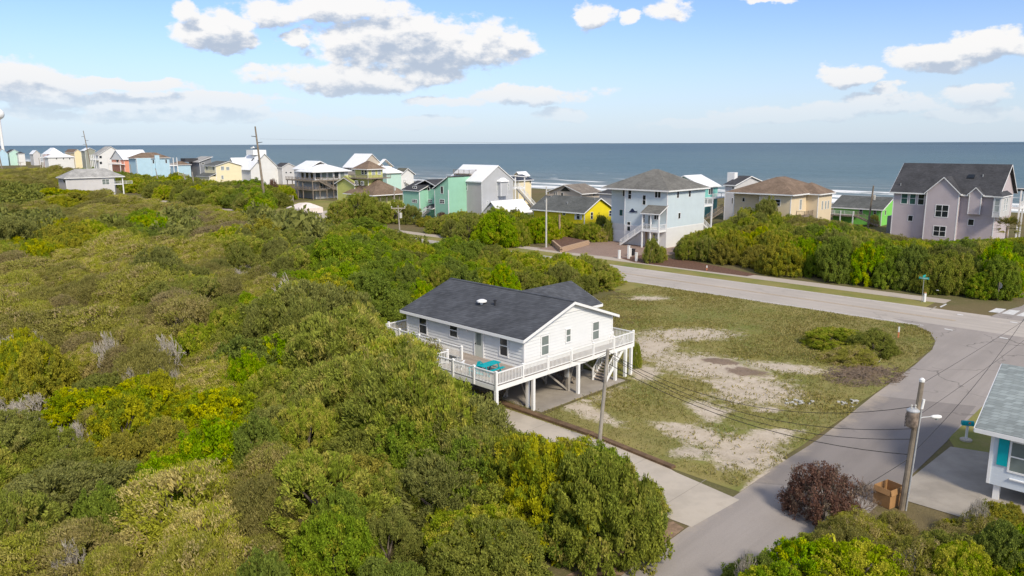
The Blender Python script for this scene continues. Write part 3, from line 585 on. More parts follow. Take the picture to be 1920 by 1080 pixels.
h.part(MB().box(xm - .16, xm + .16, GY - .4, WL + .4, ZRI + .10, ZRI + .18), 'ridge_vent', 'r_char', rf_)
g_ = MB(); zz = ZRI - .75; c_ = (ZRI - zz) / (ZRI - ZT) * (xm - FX); g_.prism([(xm - c_, GY - .095, zz), (xm + c_, GY - .095, zz), (xm, GY - .095, ZRI)], (0, .02, 0)); h.part(g_, 'gable_panel', 'white')
# rear wing
wr = zat(8.6, 18.2, 533); h.wall('s_white', 5.4, 11.8, GR, 17.6, ZD, ZT, 'b', wr - .1, name='wing_wall', corner=False)
h.roof('b', 'r_char', 5.4, 11.8, 10.5, 17.6, ZT, 6.55, .5, .14, name='wing_roof', ga=.5)
for q in ((787.5, 592, 801.5, 625.5), (844.5, 606.5, 859.3, 631.5), (938.5, 629, 953.5, 667)): h.win('f', FX, q, 'h', off=.062, fw=.1)
for q, st in (((1013.5, 629, 1027.5, 665), 'h'), ((1059.7, 616.5, 1068.5, 641), 'hh'), ((1109.5, 603, 1121.7, 636), 'h')): h.win('g', GY, q, st, 'curtain', off=.062, fw=.1)
dr = MB().box(-.05, .0, -.45, .45, 0, 2.05); do = h.part(dr, 'door', mat('pale_green_door', (.52, .55, .50), .5, .05)); do.location = (FX - .064, 6.25, ZD + .01)
g_ = MB().box(-.06, -.045, -.26, .26, .95, 1.9); h.part(g_, 'door_pane', 'curtain', do); h.part(MB().box(-.11, -.05, .32, .36, .98, 1.1), 'door_handle', 'dark', do)
fr = MB(); fr.box(-.065, 0, -.56, -.45, 0, 2.16); fr.box(-.065, 0, .45, .56, 0, 2.16); fr.box(-.065, 0, -.45, .45, 2.05, 2.16); h.part(fr, 'door_frame', 'trim', do)
# deck: frame, boards, rails with every baluster
dk = MB(); dk.box(.06, 15.9, .06, GY + .0, ZD - .3, ZD - .05); dk.box(.06, FX, GY, 6.7, ZD - .3, ZD - .05); dk.box(2.9, FX, 6.7, 17.3, ZD - .3, ZD - .05); dk.box(1.45, FX + 4.4 - 1, 15.6, 17.3, ZD - .3, ZD - .055); dk.box(GR, 15.9, GY, 5.4, ZD - .3, ZD - .05)
deck = h.part(dk, 'deck', 'deckwood')
bd = {}
def dboard(x0, x1, y0, y1):
    key = (round(x1 - x0, 2), round(y1 - y0, 2))
    if key not in bd: bd[key] = MB().box(0, key[0], 0, key[1], -.045, 0).mesh('deck_board', 'deckwood')
    link('deck_board', bd[key], deck, (x0, y0, ZD))
y = .06
while y < 6.6: dboard(.05, FX - .04 if y > GY - .1 else 15.9, y, y + .135); y += .145
while y < 17.2: dboard(2.9, FX - .04, y, y + .135); y += .145
rim = MB()
for p, q in (((0, 0), (0, 16)), ((0, 0), (6.75, 0)), ((6.75, 0), (6.75, 1.4)), ((6.75, 1.4), (6.75, 2.9)), ((6.75, 2.9), (17.3, 2.9)), ((17.3, 2.9), (17.3, 1.45)), ((0, 16), (5.4, 16))):
    rim.bar((p[1], p[0], ZD - .17), (q[1], q[0], ZD - .17), .05, .32)
h.part(rim, 'deck_rim', 'white')
balm = MB().box(-.02, .02, -.02, .02, .14, .92).mesh('baluster', 'white'); postm = MB().box(-.075, .075, -.075, .075, -.3, 1.06).add([(-.1, -.1, 1.06), (.1, -.1, 1.06), (.1, .1, 1.06), (-.1, .1, 1.06), (0, 0, 1.14)], [(3, 2, 1, 0), (0, 1, 4), (1, 2, 4), (2, 3, 4), (3, 0, 4)]).mesh('rail_post', 'white')
def mrail(p, q, npost, ends=(1, 1)):
    p = Vector((p[1], p[0], ZD)); q = Vector((q[1], q[0], ZD)); u = Vector((0, 0, 1)); mb = MB(); mb.bar(p + u * .95, q + u * .95, .1, .07); mb.bar(p + u * .13, q + u * .13, .06, .06); r_ = h.part(mb, 'railing', 'white'); L = (q - p).length
    for k in range(npost + 1):
        if (k == 0 and not ends[0]) or (k == npost and not ends[1]): continue
        link('rail_post', postm, r_, p.lerp(q, k / npost))
    n = round(L / .145)
    for k in range(1, n): link('baluster', balm, r_, p.lerp(q, k / n))
mrail((0, 0), (0, 16), 6); mrail((0, 0), (6.72, 0), 3, (0, 1)); mrail((6.72, 0), (6.72, 1.37), 1, (0, 1)); mrail((6.66, 2.75), (17.3, 2.87), 4); mrail((17.3, 2.87), (17.3, 1.45), 1, (0, 1)); mrail((17.25, 1.45), (17.25, 5.8), 2, (0, 1)); mrail((0, 16), (5.4, 16), 2, (0, 1))
pm = MB().box(-.11, .11, -.11, .11, 0, ZD - .3).mesh('post', 'white')
for (a, b) in ((.02, .02), (.1, 3.85), (.75, 3.95), (.05, 8.9), (.0, 13.6), (.0, 14.95), (.05, 16 - .2), (6.6, .1)): link('post', pm, h.e, (b, a, 0))
pw = MB().box(-.12, .12, -.12, .12, 0, ZD - .3).mesh('house_pile', 'polegrey')
for a in (3.6, 7.4, 11.2, 14.9):
    for b in (4.5, 9.0, 13.6): link('house_pile', pw, h.e, (b, a, 0))
h.box('floor_frame', 'wood', GY + .1, WL, FX + .1, GR - .1, ZD - .42, ZD - .04)
for p, q in (((4.1, 3.5, .15), (6.2, 3.4, 2.4)), ((8.9, 3.5, .2), (6.3, 2.2, 2.4)), ((4.1, .85, .2), (5.4, 3.4, 2.4)), ((8.9, 1.1, .1), (6.4, 1.9, 2.4)), ((8.9, 1.1, .1), (11.2, 2.2, 2.4)), ((13.4, 1., .15), (10.8, 2.2, 2.4)), ((13.4, 3.5, .15), (10.4, 3.4, 2.4))): h.part(MB().bar(p, q, .1, .14), 'brace', 'polegrey')
h.part(MB().box(8.78, 9.02, .95, 1.2, 0, ZD - .3), 'utility_post', 'polegrey'); h.part(MB().box(8.66, 8.78, .9, 1.25, 1.2, 1.95), 'meter_box', 'alu')
h.stair((.75, 15.0, ZD), (.75, 11.9 + .5, 0.05), 1.25)
# vents on the roof
vz = 5.9
def roof_z(b): return ZT + (ZRI - ZT) * (1 - abs(b - xm) / (xm - FX)) + .14
vb, va = 6.9, 8.75
vt = MB().lathe([(.12, -.1), (.12, .16), (.42, .2), (.42, .3), (.2, .4), (.02, .42)], 16); o = h.part(vt, 'roof_fan', 'white'); o.location = (vb, va, roof_z(vb))
vt = MB().lathe([(.06, -.1), (.06, .35), (.14, .37), (.14, .5), (.02, .52)], 10); o = h.part(vt, 'vent_pipe', 'dark'); o.location = (7.05, 7.35, roof_z(7.05))
h.part(MB().box(FX - .16, FX - .03, 7.55, 7.75, 4.55, 4.8), 'wall_lamp', 'white')

def picnic(name, label, a, b, z, mt, rz, L=1.8, group=None):
    e = thing(name, label, 'picnic table', a, b, z, group, rz)
    for k in range(5): MB().box(-L / 2, L / 2, -.38 + k * .155, -.24 + k * .155, .71, .75).obj('top_board', mt, e)
    for y_ in (-.78, .52):
        for k in range(2): MB().box(-L / 2, L / 2, y_ + k * .135, y_ + .125 + k * .135, .41, .45).obj('bench_board', mt, e)
    for x in (-L * .36, L * .36):
        for s_ in (-1, 1): MB().bar((x, s_ * .28, .7), (x, s_ * .62, .0), .05, .1).obj('leg', mt, e)
        MB().box(x - .03, x + .03, -.76, .76, .35, .40).obj('bench_support', mt, e); MB().box(x - .03, x + .03, -.36, .36, .65, .70).obj('top_support', mt, e)
    return e
picnic('picnic_table', 'teal painted picnic table standing on the white deck', 2.55, 1.75, ZD, 'teal', ROTZ + math.radians(3))
picnic('picnic_table', 'brown wooden picnic table in the shade below the raised house', 2.6, 10.2, .05, 'wood', ROTZ + 1.2)
def adirondack(label, a, b, rz, mt):
    e = thing('deck_chair', label, 'chair', a, b, ZD, None, rz)
    for k in range(5): MB().bar((-.22 + k * .11, .22, .3), (-.26 + k * .13, .52, 1.0 - .05 * abs(k - 2)), .1, .02).obj('back_slat', mt, e)
    for k in range(4): MB().box(-.28, .28, -.3 + k * .13, -.19 + k * .13, .36 - k * .03, .38 - k * .03).obj('seat_slat', mt, e)
    for x in (-.33, .33):
        MB().box(x - .03, x + .03, -.32, -.24, 0, .55).obj('leg', mt, e); MB().box(x - .08, x + .08, -.38, .4, .55, .58).obj('armrest', mt, e); MB().bar((x * .85, -.28, .36), (x * .85, .55, .03), .04, .12).obj('rear_leg', mt, e)
    return e
adirondack('white slatted deck chair behind the deck rail near the teal table', 5.0, 1.0, ROTZ + 2.2, 'white')
adirondack('pale teal slatted deck chair between the deck rail and the teal table', 2.9, .7, ROTZ - 1.6, 'teal')
e = thing('trash_bin', 'dark blue bin in the shade beside the driveway under the deck', 'bin', 4.3, 1.75); MB().lathe([(.22, 0), (.28, .85)], 12).obj('bin_body', 'bluebin', e); MB().lathe([(.31, .85), (.31, .92), (.1, .99)], 12).obj('lid', 'bluebin', e)

# ---- corner house with teal shutters
h = House('grey_blue_house', 'pale blue grey sided house with teal shutters and green grey shingle roof', -27.1, 11.0)
zE = onb(1850, 815, 11.)[1] + .55; zB = onb(1850, 905, 11.)[1]
h.wall('s_bluegrey', -41, -27.1, 11., 19.5, zB, zE, 'a', zE + 2.3)
h.roof('a', 'r_green', -41, -27.1, 11., 19.5, zE, zE + 2.3, .5, .14, ga=.75)
h.win('f', 11., (1893, 831, 1935, 889), 'h', 'curtain'); 
sh = h.part(MB().box(-.06, 0, -.24, .24, -.74, .74), 'shutter', 'teal'); c, z_ = onb(1881, 848, 11.); sh.location = (-.005, h.Y(c), z_)
for a in (-27.4, -29.8, -33): h.box('post', 'white', a - .3, a, 11.15, 11.45, 0, zB)
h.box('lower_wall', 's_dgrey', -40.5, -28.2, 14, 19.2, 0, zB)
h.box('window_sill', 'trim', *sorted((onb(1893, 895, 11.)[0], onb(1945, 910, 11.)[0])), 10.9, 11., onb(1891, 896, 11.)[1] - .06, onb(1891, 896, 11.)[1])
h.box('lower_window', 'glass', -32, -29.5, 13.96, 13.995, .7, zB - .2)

# ---- light blue three-storey house
B0 = 83.7; a0, a1, b1, ze = dims(1252, 357, B0, 1172, 1322); aL = onb(1147, 352, B0 + 1.8)[0]
zw = onb(1252, 429, B0)[1]
h = House('blue_house', 'three storey pale blue house with hip roof, front porch and white ground floor', a0, B0)
h.wall('s_lblue', a0, a1, B0, b1, zw, ze); h.wall('s_lblue', a1, aL, B0 + 1.8, b1, zw, ze, corner=False)
h.wall('s_white', a0, a1, B0, b1, 0, zw, name='ground_floor_wall', corner=False); h.wall('s_white', a1, aL, B0 + 1.8, b1, 0, zw, name='ground_floor_wall', corner=False)
h.box('belt_trim', 'trim', a0 - .02, a1 + .02, B0 - .03, b1 + .02, zw - .1, zw + .1)
h.roof('hip', 'r_grey', a0, aL, B0, b1, ze, zc_(a0, aL, B0, b1, 317), .7, .2)
for q, s_ in (((1178, 356, 1184, 373), 'h'), ((1205, 366, 1211, 384), 'h'), ((1228, 358, 1239, 371), '2'), ((1176, 416, 1182, 433), 'h')): h.win('f', B0, q, s_)
for q, s_, g_ in (((1168, 355, 1171.5, 368), '', 'glass'), ((1161.5, 393, 1168, 404.5), '', 'glass_teal')): h.win('f', B0 + 1.8, q, s_, g_)
for q, s_ in (((1269, 359, 1273, 371), ''), ((1291, 357, 1295, 369), ''), ((1271.5, 399, 1275.5, 410), '')): h.win('g', a0, q, s_)
ag = onb(1160, 430, B0 + 1.8)[0]; gd = h.box('garage_door', 'white', ag - 1.4, ag + 1.4, B0 + 1.76, B0 + 1.795, .02, 2.3)
for k in range(4): h.box('door_panel', 'trim', ag - 1.35, ag + 1.35, B0 + 1.73, B0 + 1.765, .06 + k * .57, .56 + k * .57, gd)
# porch
pa, pz = onb(1203, 430, B0 - 2.2); zp = zat(a0, B0 - 2.2, 433); pzr = zat(a0, B0, 388); pze = zat(a0, B0 - 2.2, 401); a0p = a0 + .1
h.box('porch_floor', 'white', a0p, pa, B0 - 2.3, B0 - .03, zp - .35, zp); h.roof('shed', 'r_grey', a0p, pa, B0 - 2.2, B0 - .05, pze, pzr, .3, .14, name='porch_roof', ga=.2)
h.posts([(pa - .1, B0 - 2.15), ((a0p + pa) / 2, B0 - 2.15), (a0p + .15, B0 - 2.15)], 0, pze, 'white', .22, 'porch_post')
h.rail((a0p + .1, B0 - 2.15), (pa - .1, B0 - 2.15), zp); h.rail((a0p + .1, B0 - 2.1), (a0p + .1, B0 - .1), zp)
for q, s_, g_ in (((1205, 402, 1209, 417), 'h', 'glass'), ((1226.5, 402, 1237, 412), '2', 'glass'), ((1223.5, 437, 1237, 452), '2h', 'curtain')): h.win('f', B0, q, s_, g_)
h.win('f', B0, (1215.5, 404, 1221.5, 421), '', 'curtain', name='front_door')
bs = gab(1160, 460); h.stair((pa, B0 - 1.4, zp), (max(bs[0], pa + 4.2), B0 - 1.4, .05), 1.6)
mm, t, p_ = new_mat('x'); bpy.data.materials.remove(mm)
c, z_ = onb(1187.5, 395, B0); sc_ = 1.9 / 22      # painted metal fish on the wall
fish = [(-11, 3), (-8, 1), (-4, -4), (-2, -5), (1, -3), (3, 0), (7, 1), (12, -1), (9, 2), (12, 3.6), (6, 3), (0, 4), (-6, 4)]
fm = MB().prism([(0, -x * sc_, -y * sc_) for x, y in fish], (.06, 0, 0)); o = h.part(fm, 'fish_plaque', 'marlin'); o.location = (-.1, h.Y(c), z_)
# side deck beyond the right face
bz = zat(a0, b1, 385); h.box('side_deck', 'white', a0 + .5, a0 + 4, b1, b1 + 4, bz - .4, bz); h.rail((a0 + .5, b1 + .1), (a0 + .5, b1 + 4), bz); h.posts([(a0 + .6, b1 + .6), (a0 + .6, b1 + 3.9)], 0, bz, 'white', .25); h.stair((a0 + 1.2, b1 + .6, zw), (a0 + 1.2, b1 + 6.5, .05), 1.3)

# ---- yellow house
B0 = 88.; a0, a1, _, ze = dims(1096, 397, B0, 1000); b1 = ona(1149, 380, a0)[0]; zb = onb(1096, 421, B0)[1]
h = House('yellow_house', 'bright yellow raised cottage with grey gable roof and white trim', a0, B0); zr = zc_(a0, a0, B0, b1, 372)
h.wall('s_yellow', a0, a1, B0, b1, zb, ze, 'a', zr); h.roof('a', 'r_slate', a0, a1, B0, b1, ze, zr, .7, .16, ga=.5)
for q, s_ in (((1081.5, 398, 1087, 411), 'h'), ((1055, 396, 1060, 403), 'h')): h.win('f', B0, q, s_)
for q in ((1078, 398, 1080.5, 411), (1088.5, 398, 1091, 411)): c, z_ = onb((q[0] + q[2]) / 2, 404.5, B0); o = h.part(MB().box(-.06, 0, -.22, .22, -.8, .8), 'shutter', 'trim'); o.location = (-.005, h.Y(c), z_)
for q in ((1107.5, 398, 1111.5, 410.5), (1142, 395, 1146, 405)): h.win('g', a0, q, 'h')
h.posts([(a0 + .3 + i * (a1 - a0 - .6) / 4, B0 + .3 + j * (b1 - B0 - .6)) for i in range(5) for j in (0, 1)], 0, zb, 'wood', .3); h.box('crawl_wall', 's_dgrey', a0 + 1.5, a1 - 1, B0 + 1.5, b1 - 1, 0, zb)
for (x, y) in ((1033, 368), (1115, 373), (1064, 387), (1022, 383)):
    b_ = B0 + (b1 - B0) * (.42 if y < 375 else .2); o = h.part(MB().lathe([(.12, 0), (.12, .35), (.22, .4), (.05, .5)], 8), 'roof_vent', 'galv'); o.location = (h.X(b_), h.Y(onb(x, y, b_)[0]), ze + (zr - ze) * (b_ - B0) / ((b1 - B0) / 2) + .12)

# ---- purple house with two front gables
B0 = 131.; a0, a1, _, ze = dims(1870, 364, B0, 1676); b1 = B0 + 13.
h = House('purple_house', 'mauve house with dark roof and two front gables above the thicket', a0, B0); zr = zat(a0 + 6, (B0 + b1) / 2, 309)
h.wall('s_purple', a0, a1, B0, b1, -1, ze, 'a', zr); h.roof('a', 'r_dark', a0, a1, B0, b1, ze, zr, .6, .18, ga=.6)
gl_, gr_ = onb(1738, 359, B0 - 1.2)[0], onb(1799, 364, B0 - 1.2)[0]; zg = zat((gl_ + gr_) / 2, B0 - 1.2, 333)
h.wall('s_purple', gr_, gl_, B0 - 1.2, B0 + 4, -1, ze, 'b', zg, name='bay_wall'); h.roof('b', 'r_dark', gr_, gl_, B0 - 1.2, B0 + 5, ze, zg, .35, .16, name='bay_roof', ga=.3)
g2, g3 = onb(1818, 363, B0 - .9)[0], onb(1841, 366, B0 - .9)[0]; zg = zat((g2 + g3) / 2, B0 - .9, 352); z2 = zat((g2 + g3) / 2, B0 - .9, 402)
h.wall('s_purple', g3, g2, B0 - .9, B0 + .5, z2, ze, 'b', zg, name='oriel_wall'); h.roof('b', 'r_dark', g3, g2, B0 - .9, B0 + 3, ze, zg, .3, .14, name='oriel_roof', ga=.25)
for q in ((1690, 361, 1702, 382), (1706, 361, 1717, 383), (1721.5, 362, 1733, 384)): h.win('f', B0, q, 'h', 'glass_teal' if q[0] < 1720 else 'glass')
h.win('f', B0, (1702.5, 404, 1711.5, 414.5), ''); h.win('f', B0, (1815, 411, 1826, 422.5), '')
for q in ((1754, 384.5, 1778, 407), (1750, 424, 1773, 443)): h.win('f', B0 - 1.2, q, '2h')
c, z_ = onb(1822, 325, B0 + 4); o = h.part(MB().box(-.5, .5, -.6, .6, 0, .25), 'skylight', 'glass'); bsk = (B0 + b1) / 2 - 3.; o.location = (h.X(bsk), h.Y(onb(1822, 325, bsk)[0]), ze + (zr - ze) * (bsk - B0) / 6.5 + .1); o.rotation_euler = (0, -math.atan((zr - ze) / 6.5), 0)
for (x, y, b_) in ((1843, 330, B0 + 3.6), (1688.5, 350, B0 + 1.)): o = h.part(MB().lathe([(.1, 0), (.1, .6), (.18, .65)], 8), 'roof_vent', 'galv'); o.location = (h.X(b_), h.Y(onb(x, y, b_)[0]), ze + (zr - ze) * (b_ - B0) / 6.5)
br0, br1 = ona(1876, 370, a0 - 1.)[0], ona(1893, 370, a0 - 1.)[0]; zq = zat(a0, B0 + 3, 404)
h.wall('s_lgrey', a0 - 1.2, a0, br0, br1, zq, ze - .3, name='bay_window_wall'); h.roof('hip', 'r_dark', a0 - 1.2, a0, br0, br1, ze - .3, ze + .5, .25, .12, name='bay_window_roof')
h.winm('g', a0 - 1.2, (br0 + br1) / 2 - .9, ze - 2., 1.1, 2.4, 'h', 'glass_pale'); h.winm('g', a0 - 1.2, (br0 + br1) / 2 + .9, ze - 2., 1.1, 2.4, 'h', 'glass_pale'); h.winm('f', br0, a0 - .6, ze - 2., .8, 2.4, 'h', 'glass_pale')
h.box('rear_deck', 'white', a0 - 1.5, a0 + 4, b1, b1 + 3.5, ze - 3.6, ze - 3.2); h.posts([(a0 - 1.3, b1 + .4), (a0 - 1.3, b1 + 3.3)], 0, ze + .1, 'white', .25); h.rail((a0 - 1.4, b1 + .1), (a0 - 1.4, b1 + 3.4), ze - 3.2); h.roof('shed', 'r_dark', a0 - 1.5, a0 + 4, b1 + .6, b1 + 3.5, ze + .4, ze - .2, .3, .14, name='rear_porch_roof')
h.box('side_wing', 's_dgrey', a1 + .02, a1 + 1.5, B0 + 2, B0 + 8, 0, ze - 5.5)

# ---- tan hip house
B0 = 120.; h_a0, _, _, ze = dims(1484, 365, B0)
a0 = h_a0; a1 = onb(1425, 361, B0)[0]; b1 = ona(1535, 365, a0)[0]
h = House('tan_house', 'cream house with wide brown hip roofs and small wooden balcony', a0, B0); aL = onb(1377, 358, B0 + 2.)[0]
h.wall('s_tan', a0, a1, B0, b1, 0, ze); h.wall('s_tan', a1, aL, B0 + 2, b1 + 4, 0, ze); b2 = b1 + 6; a00 = ona(1535, 365, a0)[0]
h.roof('hip', 'r_brown', a0, aL, B0 + .5, b1 + 5, ze, zc_(a0, aL, B0, b1, 332), .8, .2); 
h.roof('hip', 'r_brown', a0, a1, B0, b1, ze + .03, ze + 2.4, .75, .2, name='front_roof')
aw = a0 - 2.6; bw0 = ona(1535, 366, aw)[0]; bw1 = ona(1560, 366, aw)[0]
h.wall('s_tan', aw, a0 + 4, bw0, bw1, 0, ze - .1, name='end_wall'); h.roof('hip', 'r_brown', aw, a0 + 4, bw0, bw1, ze - .1, ze + 2.1, .6, .2, name='end_roof')
h.win('f', B0, (1443.5, 374, 1463, 386), '2h'); h.win('f', B0 + 2, (1392, 371, 1396.5, 378), '')
for q in ((1540.5, 377, 1543, 393), (1546.5, 377, 1549, 392), (1551.5, 376, 1554, 391)): h.win('g', aw, q, '', 'glass_pale')
h.win('g', a0, (1499, 374, 1503, 393), '', 'glass_pale', name='door')
zb = zat(a0 - 1, b1 - 4, 401); h.box('balcony', 'wood', a0 - 1.8, a0 - .02, ona(1492, 400, a0)[0], ona(1518, 400, a0)[0], zb - .2, zb); h.rail((a0 - 1.7, ona(1493, 400, a0)[0]), (a0 - 1.7, ona(1517, 400, a0)[0]), zb, 1., 'wood'); h.rail((a0 - 1.7, ona(1493, 400, a0)[0]), (a0 - .1, ona(1493, 400, a0)[0]), zb, 1., 'wood'); h.posts([(a0 - 1.6, ona(1516, 400, a0)[0])], 0, zb + 1, 'white', .3)

# ---- generic neighbours
def simple(name, label, xc, ye, b0, xl, xr, yr, typ, wm, rm, wins=(), La=None, Lb=None, oh=.5, z0=-1., zdeck=None, under=None, t=.16, corner=True):
    a0, a1, b1, ze = dims(xc, ye, b0, xl if La is None else None, xr if Lb is None else None)
    if La is not None: a1 = a0 + La
    if Lb is not None: b1 = b0 + Lb
    zr = zat(a0 if typ == 'a' else (a0 + a1) / 2, b0 if typ == 'b' else (b0 + b1) / 2, yr)
    h = House(name, label, a0, b0); h.a1, h.b1, h.ze, h.zr, h.A0, h.B0 = a1, b1, ze, zr, a0, b0
    h.wall(wm, a0, a1, b0, b1, z0, ze, typ if typ in 'ab' else ('shed' if typ == 'shed' else None), zr, corner=corner)
    h.roof(typ, rm, a0, a1, b0, b1, ze, zr, oh, t)
    for w_ in wins: h.win(w_[0], b0 if w_[0] == 'f' else a0, w_[1], *(w_[2:]))
    return h
# lavender house with white metal roof
h = simple('lavender_house', 'mauve grey three storey house with bright white metal roof and side staircase', 903, 340, 92., 840, 962, 311, 'a', 's_lav', 'r_metal', [('f', (851.5, 343, 856, 355.5), 'h'), ('f', (867, 344, 876, 356.5), '2h'), ('f', (852.5, 373, 857, 384), 'h')], oh=.3)
h.wall('s_grey', h.A0 - .04, h.A0 + .02, h.B0 + .05, h.b1 - .05, 0, h.ze, 'a', h.zr - .2, name='side_siding', corner=False)
for q in ((931, 344.5, 935, 356.5), (952.5, 344, 954.5, 356), (912.5, 376.5, 915, 383)): h.win('g', h.A0 - .04, q, 'h', 'glass_pale')
ab0, ab1 = ona(938, 345, h.A0 - 1.)[0], ona(951, 345, h.A0 - 1.)[0]; zt = zat(h.A0 - 1, ab0, 340); zb = zat(h.A0 - 1, ab0, 368)
h.wall('s_grey', h.A0 - 1.2, h.A0 - .05, ab0, ab1, zb, zt, name='oriel_wall'); h.roof('hip', 'r_metal', h.A0 - 1.2, h.A0 - .05, ab0, ab1, zt, zt + .8, .25, .1, name='oriel_roof')
gb0, gb1 = h.B0 + .4, h.B0 + 11; zt = zat(h.A0 - 6, h.B0, 400); h.wall('s_lgrey', h.A0 - 6, h.A0 - .1, gb0, gb1, 0, zt, 'b', zt + 2.2, name='garage_wall'); h.roof('b', 'r_metal', h.A0 - 6, h.A0 - .1, gb0, gb1, zt, zt + 2.6, .4, .14, name='garage_roof')
zd = zat(h.A0, h.b1, 352); h.box('rear_deck', 'white', h.A0 - .5, h.A0 + 5, h.b1, h.b1 + 4, zd - .4, zd); h.rail((h.A0 - .4, h.b1 + .1), (h.A0 - .4, h.b1 + 4), zd); h.posts([(h.A0 - .4, h.b1 + .4), (h.A0 - .4, h.b1 + 3.8)], 0, zd + 2.6, 'white', .25); h.roof('shed', 'r_metal', h.A0 - .5, h.A0 + 5, h.b1, h.b1 + 4, zd + 3., zd + 2.6, .3, .12, name='porch_roof'); h.stair((h.A0 - 1.2, h.b1 + .4, zd), (h.A0 - 1.2, h.b1 + 7., 2.5), 1.4); h.rail((h.A0 - 2, h.b1 + 7), (h.A0 - 2, h.b1 + 10), 2.5); h.posts([(h.A0 - 2, h.b1 + 7.2), (h.A0 - 2, h.b1 + 9.8)], 0, 2.5, 'white', .25)
# mint green house: two slabs with lean-to roofs
B0 = 86.; a0, a1, _, ze = dims(840, 333, B0, 814)
h = House('mint_house', 'tall mint green house in two staggered blocks with dark roofs', a0, B0); aL = onb(791, 354, B0)[0]
zl = onb(814, 354, B0)[1]; zrr = zat(a0, B0, 332)
h.wall('s_mint', a0, a1, B0, B0 + 11, 0, zl); pr = MB(); y0, y1 = h.Y(a0), h.Y(a1); pr.prism([(0, y1, zl), (0, y0, zl), (0, y0, zrr - .1)], (11, 0, 0)); h.part(pr, 'wall_top', 's_mint')
def slope_roof(h, aa0, aa1, bb0, bb1, z0, z1, name, rm='r_dark'):     # z0 at the aa1 (low) end
    mb = MB(); y0, y1 = h.Y(aa0) - .2, h.Y(aa1) + .4; x0, x1 = h.X(bb0) - .4, h.X(bb1) + .4; mb.prism([(x0, y1, z0 + .02), (x0, y0, z1 + .02), (x0, y0, z1 + .2), (x0, y1, z0 + .2)], (x1 - x0, 0, 0)); o = h.part(mb, name, rm)
    tr = MB(); tr.prism([(x0 - .06, y1, z0 - .08), (x0 - .06, y0, z1 - .08), (x0 - .06, y0, z1 + .17), (x0 - .06, y1, z0 + .17)], (.05, 0, 0)); tr.box(x0, x1, y1 + .005, y1 + .05, z0 - .08, z0 + .17); h.part(tr, 'fascia', 'trim', o)
slope_roof(h, a0, a1, B0, B0 + 11, zl, zrr, 'roof')
zl2 = onb(791, 354, B0 + 1.5)[1]; z22 = zat(a1, B0, 341); a3 = onb(766, 349, B0 + 1.5)[0]
h.wall('s_mint', a1 + .02, a3, B0 + 2., B0 + 11, 0, zl2); h.roof('b', 'r_dark', a1 - 1, a3, B0 + 2, B0 + 11, zl2, zl2 + 2.2, .4, .16, name='rear_roof'); h.wall('s_mint', onb(786, 354, B0 - .8)[0], a3 - .5, B0 - .8, B0 + 2, 0, zl2 - .3, name='front_wall'); h.roof('shed', 'r_dark', onb(786, 354, B0 - .8)[0], a3 - .5, B0 - .8, B0 + 4, zl2 - .3, zl2 + 1.6, .35, .14, name='front_roof')
for q, s_ in (((826.5, 349.5, 831, 363), ''), ((825, 374, 833, 381.5), '2h')): h.win('f', B0, q, s_, 'glass')
for q, s_ in (((801.5, 351, 806, 357), ''), ((803, 374, 810, 381), '3h')): h.win('f', B0 + 2., q, s_)
for q, s_ in (((774, 349.5, 781, 353), '2'), ((773, 374, 782, 380), '3h')): h.win('f', B0 - .8, q, s_)
h.roof('shed', 'r_dark', a1 + .3, a1 + 3.6, B0 - .4, B0 + 2, 3.2, 4., .2, .12, name='entry_roof'); h.box('roof_deck', 'wood', a0, a0 + 6, B0 + 7, B0 + 11.5, zrr + .3, zrr + .5); h.rail((a0, B0 + 7), (a0 + 6, B0 + 7), zrr + .5, 1., 'wood'); h.rail((a0, B0 + 7), (a0, B0 + 11.5), zrr + .5, 1., 'wood'); h.posts([(a0 + .2, B0 + 7.2), (a0 + 5.8, B0 + 7.2)], zl, zrr + .5, 'wood', .2)
h.stair((a1 + 1.6, B0 - .9, 2.8), (a1 + 6., B0 - .9, .05), 1.3)
# tan and brown oceanfront cottage with a glazed gable
h = simple('beige_cottage', 'beige oceanfront cottage with brown gable roof and triangular glazed gable', 1090, 362, 142., 1030, 1124, 347, 'b', 's_sand', 'r_taupe', [('f', (1039.5, 360, 1041.5, 366), ''), ('f', (1043, 360, 1045, 366), ''), ('f', (1052, 361, 1056, 367), ''), ('g', (1105, 362, 1107, 367), ''), ('g', (1112, 361, 1115, 368), '')], oh=.9)
c = [onb(1051, 358, 142.)[0], onb(1070, 358.5, 142.)[0], onb(1060, 350, 142.)]; zb_ = onb(1051, 358, 142.)[1]; h.part(MB().prism([(-.1, h.Y(c[0]), zb_), (-.1, h.Y(c[1]), zb_), (-.1, h.Y(c[2][0]), c[2][1])], (.08, 0, 0)), 'gable_glazing', 'glass')
simple('grey_cottage', 'low cottage with dark grey roof showing behind the pale blue house', 1163, 364, 146., 1124, 1185, 351, 'hip', 's_grey', 'r_dark')
# cream with navy roof
h = simple('cream_house', 'cream oceanfront house with navy roof and small dormer', 972, 338, 138., 955, 996, 327, 'hip', 's_cream', 'r_navy', [('g', (993, 338, 995, 344), '')], oh=.6)
d_ = (h.A0 + 2, h.B0 + 3); zz = h.ze + .5; h.wall('s_cream', d_[0], d_[0] + 3, d_[1], d_[1] + 4, zz, zz + .8, 'b', zz + 1.9, name='dormer_wall', corner=False); h.roof('b', 'r_metal', d_[0], d_[0] + 3, d_[1], d_[1] + 4, zz + .8, zz + 1.9, .3, .12, name='dormer_roof')
